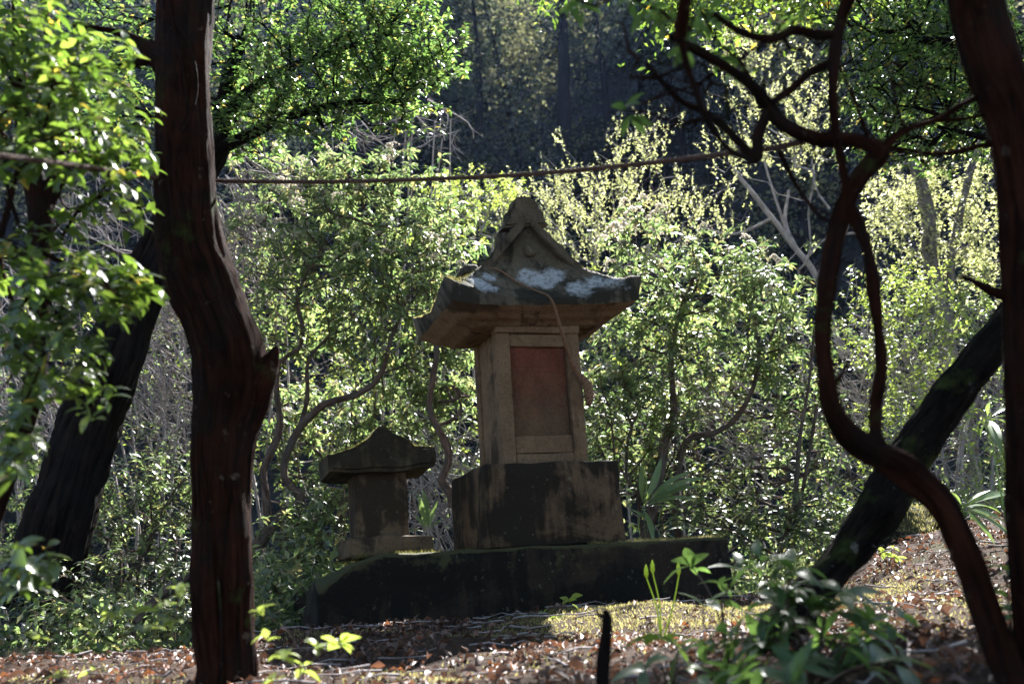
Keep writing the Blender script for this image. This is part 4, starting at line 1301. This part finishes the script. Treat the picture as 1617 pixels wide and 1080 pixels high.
plant('bare_sapling', 'leafless grey sapling with long bare branches before the dark hillside', 'sapling',
      [[(1330, 560, 11, 5), (1290, 440, 11, 5), (1250, 385, 11, 4.5), (1200, 320, 11, 4), (1158, 268, 11, 3)], [(1255, 390, 11, 4), (1240, 350, 11, 3), (1246, 300, 11, 2)], [(1290, 440, 11, 4), (1340, 350, 11, 3), (1330, 290, 11, 2)],
       [(1220, 345, 11, 3), (1160, 370, 11, 2), (1110, 360, 11, 1.5)], [(1270, 410, 11, 3), (1310, 375, 11, 2), (1380, 365, 11, 2), (1440, 345, 11, 1.5)], [(1310, 330, 11, 2), (1290, 300, 11, 1.5), (1282, 250, 11, 1)], [(1250, 385, 11, 3), (1220, 300, 11, 2), (1195, 210, 11, 1.5)]],
      bark=M_TWIG, trunk_name='branch', trunk_sides=6)
bare('leafless thicket on the slope between the grey trunks and the edge trunk', [(1520, 640, 8.6, 70, 60, 0.4, 90), (1570, 560, 8.6, 50, 70, 0.4, 70), (1440, 760, 7.8, 80, 50, 0.3, 70)], base=P(1520, 840, 8.2), k=0.1)
bare('leafless twigs on the ground between the two shrines', [(690, 800, 7.4, 40, 60, 0.3, 90), (700, 720, 7.6, 40, 40, 0.3, 40)], base=P(690, 880, 7.4), k=0.1)

# ================================================================== HILLSIDE
def far_tree(label, px, py_base, Y, h, hw, tips, m, crown=(0.35, 1.0), spread=2.4, lean=0.0, csize=0.16, per=40, cards=True, group='trees on the shaded hillside'):
    b = P(px, py_base, Y)
    b[2] = float(gz(b[0], b[1])) - 0.3
    d = np.array([lean, -0.06 * h, h])
    pth = np.array([[*(b + d * t + np.array([math.sin(t * 5 + px) * 0.2, 0, 0])), hw * (1.05 - 0.85 * t)] for t in np.linspace(0, 1, 8)])
    root = empty('hill_tree', b, label, 'tree', group)
    v, f, u = tube(spline(pth, 0.5), 9, 0.15, 2)
    link('trunk', make_mesh('trunk', v - b, f, M_BARK_FAR, u, True), root)
    t = rng.uniform(crown[0], crown[1], tips)
    q = b + d * t[:, None] + rng.normal(0, 1, (tips, 3)) * np.array([spread, spread, 0.9]) * (1.15 - t)[:, None] ** 0.6 * 0.6
    nodes, par, tid = grow(pth[:, :3], True, q, 0.7, 0.12, 0.3)
    J = Joined()
    skeleton_tubes(J, nodes, par, 0.018, hw * 0.6, len(pth), 2.2, 4)
    link('branches', J.mesh('branches', M_BARK_GREY if cards and tips % 3 == 0 else M_BARK_FAR, b), root, 'stuff')
    if cards:
        n = tips * per
        c = np.repeat(q, per, 0) + rng.normal(0, 0.38, (n, 3)) * [1, 1, 0.6]
        R = leaf_mats(c, rng.normal(0, 1, (n, 3)), rng.normal(0, 0.7, (n, 3)) + [0, 0, 0.8], csize * rng.uniform(0.6, 1.4, n))
        tv = np.array([[0, -0.5, 0], [0.3, 0, 0.05], [0, 0.5, 0], [-0.3, 0, 0.05]]); tf = np.array([[0, 1, 2], [0, 2, 3]])
        v, f = bake(tv, tf, R, c)
        link('crown', make_mesh('crown', v - b, f, m), root, 'stuff')
    return root


far_tree('thick dark hillside trunk standing above the pale buds and the roof ridge', 896, 210, 31, 15, 0.34, 70, L_FAR_PALE, (0.55, 1), 2.6)
far_tree('slimmer dark hillside trunk just beside the thick one', 948, 190, 31.5, 13, 0.18, 50, L_FAR, (0.6, 1), 2.0)
far_tree('pale grey hillside trunk seen through the near hanging leaves', 1068, 260, 29, 14, 0.16, 50, L_FAR, (0.6, 1), 2.0)
far_tree('straight hillside trunk behind the upper loops of the twisted tree', 1120, 240, 29, 14, 0.17, 55, L_FAR, (0.5, 1), 2.2)
HT = [(740, 30, 10, 'dim hillside tree rising past the end of the evergreen crown'), (830, 33, 11, 'dim hillside tree with a loose crown just before the thick trunk'), (690, 34, 9, 'small dim hillside tree at the top edge beside the evergreen crown'),
      (800, 27, 6, 'low bushy hillside tree behind the lime leaved shrub'), (720, 26, 6, 'low rounded hillside tree above the slack rope by the crown'), (1000, 33, 10, 'hillside tree between the slim trunk and the pale grey trunk'),
      (1180, 33, 10, 'hillside tree behind the diagonal branch of the twisted tree'), (1260, 28, 9, 'hillside tree behind the small triangle of twisted branches'), (1350, 31, 10, 'hillside tree behind the thin vertical stem of the twisted tree'),
      (1450, 28, 10, 'hillside tree hidden behind the dense small leaved canopy'), (1560, 31, 10, 'hillside tree behind the canopy close to the edge trunk'), (600, 31, 10, 'hillside tree behind the outer half of the evergreen crown'),
      (480, 29, 10, 'hillside tree behind the middle of the evergreen crown'), (360, 31, 10, 'hillside tree just past the upper big trunk'), (240, 28, 9, 'hillside tree behind the branch stub of the big trunk'),
      (110, 30, 10, 'hillside tree glimpsed through the near drooping sprays'), (0, 27, 9, 'hillside tree glimpsed past the forked tree limbs'), (1640, 27, 9, 'hillside tree hidden past the edge trunk'),
      (650, 24.5, 5, 'low hillside tree filling the gap under the crown tip'), (880, 25, 4, 'low hillside bush tree at the foot of the thick trunk'), (1010, 25, 4.5, 'low hillside bush tree beneath the pale grey trunk'), (1130, 25, 5, 'low hillside bush tree behind the pale bud sprays'),
      (770, 37, 6, 'high hillside tree at the top edge before the thick trunk'), (930, 38, 6, 'high hillside tree seen between the two dark trunks'), (1060, 37, 6, 'high hillside tree behind the near hanging leaves'), (860, 42, 5, 'topmost hillside tree above the clearing'), (540, 38, 6, 'high hillside tree above the evergreen crown'),
      (1300, 38, 6, 'high hillside tree above the arching upper branch'), (1480, 39, 6, 'high hillside tree above the small leaved canopy'), (250, 38, 6, 'high hillside tree above the big trunk branch stub'), (60, 38, 6, 'high hillside tree above the near sprays')]
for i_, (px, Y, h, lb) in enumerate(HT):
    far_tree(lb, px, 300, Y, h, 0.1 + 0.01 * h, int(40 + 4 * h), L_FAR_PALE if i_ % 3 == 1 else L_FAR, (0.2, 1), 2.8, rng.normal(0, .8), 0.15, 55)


def far_bush(label, px, py, Y, r, n, m, grp, size=0.12):
    b = P(px, py, Y)
    b[2] = float(gz(b[0], b[1]))
    root = empty('hill_shrub', b, label, 'shrub', grp)
    tips = rng.normal(0, 1, (24, 3)) * [r * .6, r * .4, r * 0.45] + [0, 0, r * 0.9]
    nodes, par, tid = grow(np.array([[0, 0, -0.2], [0, 0, 0.1], [0, 0, r * 0.3]]), True, tips, 0.3, 0.05, 0.3)
    J = Joined()
    skeleton_tubes(J, nodes, par, 0.008, 0.04, 1, 2.2, 4)
    link('stem', J.mesh('stem', M_BARK_FAR), root)
    c = tips[rng.integers(0, 24, n)] + rng.normal(0, r * 0.16, (n, 3))
    R = leaf_mats(c, rng.normal(0, 1, (n, 3)), rng.normal(0, 0.8, (n, 3)) + [0, 0, .8], size * rng.uniform(.6, 1.4, n))
    tv = np.array([[0, -0.5, 0], [0.3, 0, 0.05], [0, 0.5, 0], [-0.3, 0, 0.05]]); tf = np.array([[0, 1, 2], [0, 2, 3]])
    v, f = bake(tv, tf, R, c)
    link('crown', make_mesh('crown', v, f, m), root, 'stuff')


far_bush('faint pink azalea in bloom high on the hillside beyond the thick trunk', 985, 75, 33, 0.9, 300, L_PINK, 'pink azaleas on the hillside', 0.09)
far_bush('faint pink azalea low on the hillside beyond the lime leaved shrub', 822, 250, 26, 0.6, 160, L_PINK, 'pink azaleas on the hillside', 0.07)
# undergrowth covering the slope
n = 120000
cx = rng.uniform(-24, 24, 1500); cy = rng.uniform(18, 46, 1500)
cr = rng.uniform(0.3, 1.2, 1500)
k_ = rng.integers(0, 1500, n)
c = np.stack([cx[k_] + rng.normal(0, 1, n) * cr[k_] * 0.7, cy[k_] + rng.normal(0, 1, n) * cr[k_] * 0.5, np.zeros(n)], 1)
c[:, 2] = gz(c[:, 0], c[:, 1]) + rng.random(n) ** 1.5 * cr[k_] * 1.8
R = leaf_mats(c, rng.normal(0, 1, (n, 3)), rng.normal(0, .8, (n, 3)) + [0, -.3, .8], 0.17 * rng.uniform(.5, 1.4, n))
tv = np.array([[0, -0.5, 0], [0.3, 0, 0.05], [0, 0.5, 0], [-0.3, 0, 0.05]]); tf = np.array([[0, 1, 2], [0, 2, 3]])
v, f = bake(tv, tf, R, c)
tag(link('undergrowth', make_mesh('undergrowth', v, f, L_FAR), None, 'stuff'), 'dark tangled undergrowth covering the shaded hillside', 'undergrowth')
# scrub filling the hollow between clearing and hill
n = 75000
cx = rng.uniform(-9, 9, 900); cy = rng.uniform(8.5, 17, 900); cr = rng.uniform(0.2, 0.6, 900)
cx[:260] = rng.uniform(-4, -0.9, 260); cy[:260] = rng.uniform(5.4, 8.5, 260); cr[:260] = rng.uniform(.12, .26, 260)
cx[260:360] = rng.uniform(0.9, 4, 100); cy[260:360] = rng.uniform(6.8, 8.8, 100); cr[260:360] = rng.uniform(.12, .25, 100)
k_ = rng.integers(0, 900, n)
c = np.stack([cx[k_] + rng.normal(0, 1, n) * cr[k_] * 0.7, cy[k_] + rng.normal(0, 1, n) * cr[k_] * 0.6, np.zeros(n)], 1)
c[:, 2] = gz(c[:, 0], c[:, 1]) + rng.random(n) ** 1.3 * cr[k_] * 2.2
R = leaf_mats(c, rng.normal(0, 1, (n, 3)), rng.normal(0, .7, (n, 3)) + [0, 0, .8], 0.055 * rng.uniform(.6, 1.4, n))
v, f = bake(*leaf_template(0.42), R, c)
tag(link('scrub', make_mesh('scrub', v, f, L_PIERIS), None, 'stuff'), 'low evergreen scrub covering the hollow behind the shrines', 'scrub')

# ================================================================== GROUND COVER
def scatter_ground(n, x0, x1, y0, y1, dens=None):
    x = rng.uniform(x0, x1, n); y = rng.uniform(y0, y1, n)
    if dens is not None:
        k = rng.random(n) < dens(x, y)
        x, y = x[k], y[k]
    return np.stack([x, y, gz(x, y)], 1)


def mossy(x, y):
    a = np.array([mnoise.fractal(Vector((p * 1.7, q * 1.7, 5)), .9, 2, 3) for p, q in zip(x, y)])
    blob = np.exp(-((x - 0.42) ** 2 / 0.30 + (y - 4.45) ** 2 / 0.40)) * 1.15 + np.exp(-((x - 1.2) ** 2 / 0.35 + (y - 4.6) ** 2 / 0.25)) * 1.0
    return np.clip(a * 0.7 - 0.1 + blob, 0, 1)


def on_plinth(p):
    dx, dy = p[:, 0] - PL_O[0], p[:, 1] - PL_O[1]
    lx, ly = dx * cz + dy * sz_, -dx * sz_ + dy * cz
    return (lx > -1.08) & (lx < 1.13) & (ly > -0.02) & (ly < 1.09)


pts = scatter_ground(80000, -4.5, 5.5, 1.6, 7.5)
mz = mossy(pts[:, 0], pts[:, 1])
cl_ = np.array([mnoise.fractal(Vector((a * 2.6, b * 2.6, 9)), .9, 2, 4) for a, b in pts[:, :2]])
pts = pts[(~on_plinth(pts)) & (rng.random(len(pts)) > mz * 0.93) & (rng.random(len(pts)) < 0.62 + cl_ * 0.9)]
n = len(pts)
R = leaf_mats(pts, rng.normal(0, 1, (n, 3)) * [1, 1, 0.25], rng.normal(0, 0.55, (n, 3)) + [0, 0, 1], 0.027 * rng.choice([0.5, 0.8, 1.0, 1.4, 2.0], n, p=[.2, .3, .25, .17, .08]) * rng.uniform(.8, 1.2, n))
v, f = bake(*leaf_template(0.42, 0.6, 0.4), R, pts + rng.uniform(0.002, 0.022, n)[:, None] * [0, 0, 1])
tag(link('leaf_litter', make_mesh('leaf_litter', v, f, L_LITTER), None, 'stuff'), 'dry reddish brown leaf litter covering the clearing floor', 'leaf litter')
pts = scatter_ground(260000, -2.5, 4.5, 2.0, 7.0, mossy)
pts = pts[~on_plinth(pts)]
n = len(pts)
R = leaf_mats(pts, np.stack([rng.normal(0, .5, n), rng.normal(0, .5, n), np.ones(n)], 1), rng.normal(0, 1, (n, 3)), 0.012 * rng.uniform(.5, 1.5, n))
v, f = bake(np.array([[-0.2, 0, 0], [0.2, 0, 0], [0, 1, 0.1]]), np.array([[0, 1, 2]]), R, pts)
tag(link('ground_moss', make_mesh('ground_moss', v, f, L_MOSS), None, 'stuff'), 'sunlit yellow green moss in front of the plinth', 'moss')
# small dead twigs among the litter
J = Joined()
for p in scatter_ground(700, -3.5, 4.5, 1.8, 7.0):
    a_ = rng.random() * 6.28; L_ = rng.uniform(.05, .3)
    d_ = np.array([math.cos(a_), math.sin(a_), 0]) * L_
    pth = np.array([[*(p + d_ * t + [0, 0, 0.018 + rng.normal(0, .006)]), rng.uniform(.0012, .003) * (1.2 - t)] for t in (-.5, -.15, .2, .5)])
    if not on_plinth(pth[:, :3]).any():
        v, f, u = tube(pth, 4)
        J.add(v, f, u)
tag(link('twig_litter', J.mesh('twig_litter', M_TWIG), None, 'stuff'), 'thin dead twigs scattered through the leaf litter', 'twigs')
# single fallen leaves
flm = [make_mesh('fallen_leaf', *leaf_template(0.55, 0.4, 0.35, True), L_LITTER, None, True)]
for px, py in [(rng.uniform(1380, 1600), rng.uniform(880, 1060)) for _ in range(70)] + [(rng.uniform(620, 1000), rng.uniform(1010, 1075)) for _ in range(40)] + [(rng.uniform(0, 300), rng.uniform(1000, 1075)) for _ in range(30)]:
    # walk the view ray down to the ground
    for Y in np.arange(1.8, 7, 0.03):
        q = P(px, py, Y)
        if q[2] < gz(q[0], q[1]) + 0.01:
            break
    else:
        continue
    if on_plinth(q[None])[0]:
        continue
    o = link('fallen_leaf', flm[0])
    o.location = (q[0], q[1], float(gz(q[0], q[1])) + 0.018)
    o.rotation_euler = (rng.normal(0, 0.5), rng.normal(0, 0.5), rng.random() * 6.28)
    s_ = rng.uniform(0.035, 0.06)
    o.scale = (s_, s_, s_)
    tag(o, 'dry curled brown leaf lying on the litter of the clearing', 'fallen leaf', 'single fallen leaves')

# mossy boulder on the bank
def boulder(label, px, py, Y, sx, sy, sz, m, mossn=0):
    b = P(px, py, Y)
    b[2] = float(gz(b[0], b[1])) - 0.05
    root = empty('mossy_boulder', b, label, 'boulder')
    bm = bmesh.new()
    bmesh.ops.create_icosphere(bm, subdivisions=4, radius=1)
    for v in bm.verts:
        k = 1 + 0.28 * mnoise.fractal(v.co * 1.6 + Vector((px, 0, 0)), .9, 2, 4)
        v.co = Vector((v.co.x * sx * k, v.co.y * sy * k, max(-0.1, v.co.z * sz * k)))
    pts_ = [v.co.copy() for v in bm.verts if v.normal.z > 0.2 or v.co.z > sz * .4]
    bm_obj('rock', bm, m, root, True)
    if mossn:
        a = np.array([list(p) for p in pts_])
        moss_tuft('moss', root, lambda n: a[rng.integers(0, len(a), n)] + rng.normal(0, 0.012, (n, 3)) * [1, 1, .3], mossn, 0.022, L_MOSS)


boulder('mossy boulder on the bank behind the slanting trunk', 1430, 850, 5.9, 0.26, 0.2, 0.24, M_ST_PLINTH, 5000)
boulder('dark rock at the foot of the leaning trunk by the shrub edge', 45, 990, 5.2, 0.2, 0.2, 0.2, M_ST_PLINTH, 300)

# ------------------------------------------------------------------ small plants
LF_BIG = {}


def leaf_mesh(w, m, curl=0.2, fold=0.12):
    k = (w, m.name, curl)
    if k not in LF_BIG:
        LF_BIG[k] = make_mesh('leaf', *leaf_template(w, fold, curl, True), m, None, True)
    return LF_BIG[k]


def put_leaf(root, base, me, pos, d, up, length):
    R = leaf_mats(np.array([pos]), np.array([d]), np.array([up]), np.array([length]))[0]
    o = link('leaf', me, root)
    mm = Matrix.Identity(4)
    for a in range(3):
        for b in range(3):
            mm[a][b] = R[a, b]
        mm[a][3] = pos[a] - base[a]
    o.matrix_basis = mm


def sapling(label, tops, Y, ln, w, m, nl=(5, 8), stem_r=0.0028, grp='leafy saplings at the edge of the clearing', name='sapling', droop=(45, 95), sub=1, base_px=None):
    """tops: (px,py) whorl centres; one stem each from a shared base"""
    a = np.mean(tops, 0)
    b = P(base_px[0] if base_px else a[0], a[1], Y)
    b[2] = float(gz(b[0], b[1])) - 0.01
    root = empty(name, b, label, 'plant', grp)
    me = leaf_mesh(w, m)
    for px, py in tops:
        t = P(px, py, Y + rng.normal(0, 0.07))
        mid = (b + t) / 2 + np.array([rng.normal(0, 0.02), rng.normal(0, 0.02), 0.03])
        v, f, u = tube(spline(np.array([[*b, stem_r], [*mid, stem_r * 0.8], [*t, stem_r * .5]]), 0.02), 6, 0.1, 30)
        link('stem', make_mesh('stem', v - b, f, M_BARK_SHRUB, u, True), root)
        ax = (t - mid) / np.linalg.norm(t - mid) * 0.5 + np.array([0, 0, 0.6])
        for k in range(sub):
            pos, R = rosettes([t - k * (t - mid) * 0.5], [ax], nl[0], nl[1], ln, droop, 0.02, 0.2)
            for p_, r_ in zip(pos, R):
                o = link('leaf', me, root)
                mm = Matrix.Identity(4)
                for i in range(3):
                    for j in range(3):
                        mm[i][j] = r_[i, j]
                    mm[i][3] = p_[i] - b[i]
                o.matrix_basis = mm
    return root


sapling('leafy dark sapling spreading in front of the slanting trunk base', [(1250, 890), (1330, 930), (1230, 950), (1300, 1000), (1380, 980), (1200, 1010), (1340, 1060), (1150, 1000), (1410, 1020), (1200, 880), (1290, 940), (1420, 960), (1260, 1050), (1110, 1010)], 2.45, 0.09, 0.33, L_CROWN, (6, 9), sub=2)
sapling('broad leaved sapling against the end of the plinth', [(1090, 890), (1140, 920), (1115, 950), (1170, 895), (1180, 965)], 2.7, 0.1, 0.36, L_CROWN, (4, 7), sub=1)
sapling('bright backlit sapling low beside the broken stick', [(1040, 1000), (1015, 1050), (1085, 1045), (1060, 1075)], 2.3, 0.085, 0.42, L_FRONT, (4, 6), sub=1)
sapling('dark leafy sapling at the lower edge under the slanting trunk', [(1160, 1060), (1240, 1080), (1120, 1085), (1420, 1040), (1190, 1100)], 2.1, 0.085, 0.36, L_CROWN, (5, 8), sub=2)
sapling('tiny pale seedling just in front of the plinth', [(858, 968), (880, 975), (900, 945), (915, 962)], 4.7, 0.05, 0.6, L_YOUNG, (4, 7), 0.0018, droop=(40, 85))
sapling('pale sprig of small leaves at the foot of the big trunk', [(420, 1000), (450, 1030), (500, 1015), (430, 1065), (480, 1050), (540, 1010), (410, 960)], 2.4, 0.045, 0.5, L_YOUNG, (5, 8), 0.0015)
sapling('pale leafy sprig in front of the low shrubs, other side of the big trunk', [(215, 960), (260, 945), (285, 925), (240, 985), (180, 960), (270, 975)], 2.6, 0.045, 0.5, L_YOUNG, (5, 8), 0.0015)
sapling('thin sprig over the leaf litter near the picture corner', [(120, 1020), (150, 1050), (90, 1060), (140, 985), (60, 1000)], 2.6, 0.04, 0.5, L_YOUNG, (4, 6), 0.0015)
sapling('sprawling leafy twig by the edge trunk on the bank', [(1590, 900), (1560, 930), (1600, 960)], 2.6, 0.08, 0.38, L_FRONT, (4, 6))
sapling('pale green seedling at the top of the leaf covered bank', [(1395, 870), (1420, 880), (1370, 868), (1410, 860)], 5.0, 0.05, 0.55, L_YOUNG, (5, 7), 0.002)
# budding shoots
sb = P(1040, 968, 3.6); sb[2] = float(gz(sb[0], sb[1])) - .01
shoots = empty('budding_shoots', sb, 'three thin shoots with closed pale buds before the plinth', 'plant')
for px, py in ((1021, 912), (1031, 905), (1072, 908)):
    t = P(px, py, 3.6)
    v, f, u = tube(spline(np.array([[*sb, .003], [*((sb + t) / 2 + [.01, 0, .01]), .0028], [*t, .0025]]), .02), 6)
    link('stem', make_mesh('stem', v - sb, f, L_YOUNG, u, True), shoots)
    v, f, u = tube(np.array([[*t, .003], [*(t + [0, 0, .012]), .008], [*(t + [.001, 0, .03]), .0065], [*(t + [.002, 0, .045]), .001]]), 8)
    link('bud', make_mesh('bud', v - sb, f, L_YOUNG, u, True), shoots)


def bamboo(label, px, py, Y, specs, ln=0.24):
    """dwarf bamboo: specs (tip px, tip py) leaf ends fanned from a stem"""
    b = P(px, py, Y)
    g0 = b.copy(); g0[2] = float(gz(b[0], b[1])) - .02
    root = empty('dwarf_bamboo', g0, label, 'plant', 'dwarf bamboo clumps')
    v, f, u = tube(spline(np.array([[*g0, .004], [*((g0 + b) / 2), .0035], [*b, .002]]), .03), 6)
    link('stem', make_mesh('stem', v - g0, f, L_SASA, u, True), root)
    for tx, ty in specs:
        s = b + (P(px + (tx - px) * .12, py + (ty - py) * .12, Y) - b)
        e = P(tx, ty, Y + rng.normal(0, 0.08))
        d = e - s
        put_leaf(root, g0, leaf_mesh(0.16, L_SASA, 0.16), s, d + [0, 0, 0.05 * np.linalg.norm(d)], [rng.normal(0, .3), -0.5, 1], float(np.linalg.norm(d)) * 1.05)


bamboo('dwarf bamboo with long blades beside the shrine pedestal', 1015, 800, 6.4, [(1090, 735), (1110, 745), (1100, 760), (1012, 735), (1025, 735), (1050, 725), (1065, 790), (1080, 800), (1005, 845), (1035, 850), (1095, 780)])
bamboo('small dwarf bamboo tuft against the foot of the pedestal', 1040, 840, 6.4, [(1000, 800), (1045, 790), (1065, 812), (1070, 850), (1020, 825), (1095, 830)])
bamboo('pale dwarf bamboo with wide sunlit blades beside the crooked stem', 1520, 800, 4.6, [(1600, 772), (1580, 800), (1600, 835), (1560, 770), (1500, 770), (1475, 800), (1570, 850), (1610, 850), (1510, 840), (1590, 820)])
bamboo('lone bright dwarf bamboo tuft near the edge trunk', 1560, 660, 4.2, [(1610, 635), (1560, 632), (1600, 670), (1580, 700), (1545, 690), (1612, 655)])
bamboo('light green dwarf bamboo between the two shrines', 675, 840, 6.8, [(660, 780), (672, 770), (690, 790), (700, 815), (655, 810), (640, 835)])

# broken stick
sp = pxpath([(950, 1180, 2.1, 12), (951, 1090, 2.1, 12), (953, 1040, 2.1, 11), (957, 1000, 2.1, 9), (958, 975, 2.1, 8), (955, 962, 2.1, 4)])
stick = empty('broken_stick', sp[0][:3], 'dark broken stick standing upright in the near ground', 'stick')
v, f, u = tube(spline(sp, .01), 10, 0.25, 25)
link('shaft', make_mesh('shaft', v - sp[0][:3], f, M_BARK_DARK, u, True), stick)
v, f, u = tube(spline(pxpath([(950, 975, 2.1, 4), (943, 966, 2.1, 3), (938, 960, 2.1, 1)]), .005), 6)
link('snag', make_mesh('snag', v - sp[0][:3], f, M_BARK_DARK, u, True), stick)
# fallen branch behind the trunk
fb = pxpath([(215, 985, 5.5, 8), (250, 945, 5.6, 9), (285, 918, 5.7, 9), (330, 900, 5.8, 8), (400, 860, 6.2, 6)])
fbr = empty('fallen_branch', fb[0][:3], 'curved bare branch lying low behind the big trunk', 'branch')
v, f, u = tube(spline(fb, .03), 9, 0.15, 12)
link('limb', make_mesh('limb', v - fb[0][:3], f, M_BARK_SHRUB, u, True), fbr)

# ------------------------------------------------------------------ haze
hm = bpy.data.materials.new('haze')
hm.use_nodes = True
hn = hm.node_tree.nodes
hn.remove(hn['Principled BSDF'])
pv = hn.new('ShaderNodeVolumePrincipled')
pv.inputs['Color'].default_value = (0.38, 0.56, 1.0, 1)
pv.inputs['Density'].default_value = 0.00028
pv.inputs['Anisotropy'].default_value = 0.3
hm.node_tree.links.new(pv.outputs[0], hn['Material Output'].inputs['Volume'])
bm = bmesh.new()
bmesh.ops.create_cube(bm, size=1)
for v in bm.verts:
    v.co = Vector((v.co.x * 100, 20 + v.co.y * 80, 23 + v.co.z * 64))
hz = bm_obj('haze', bm, hm)
hz['kind'] = 'stuff'
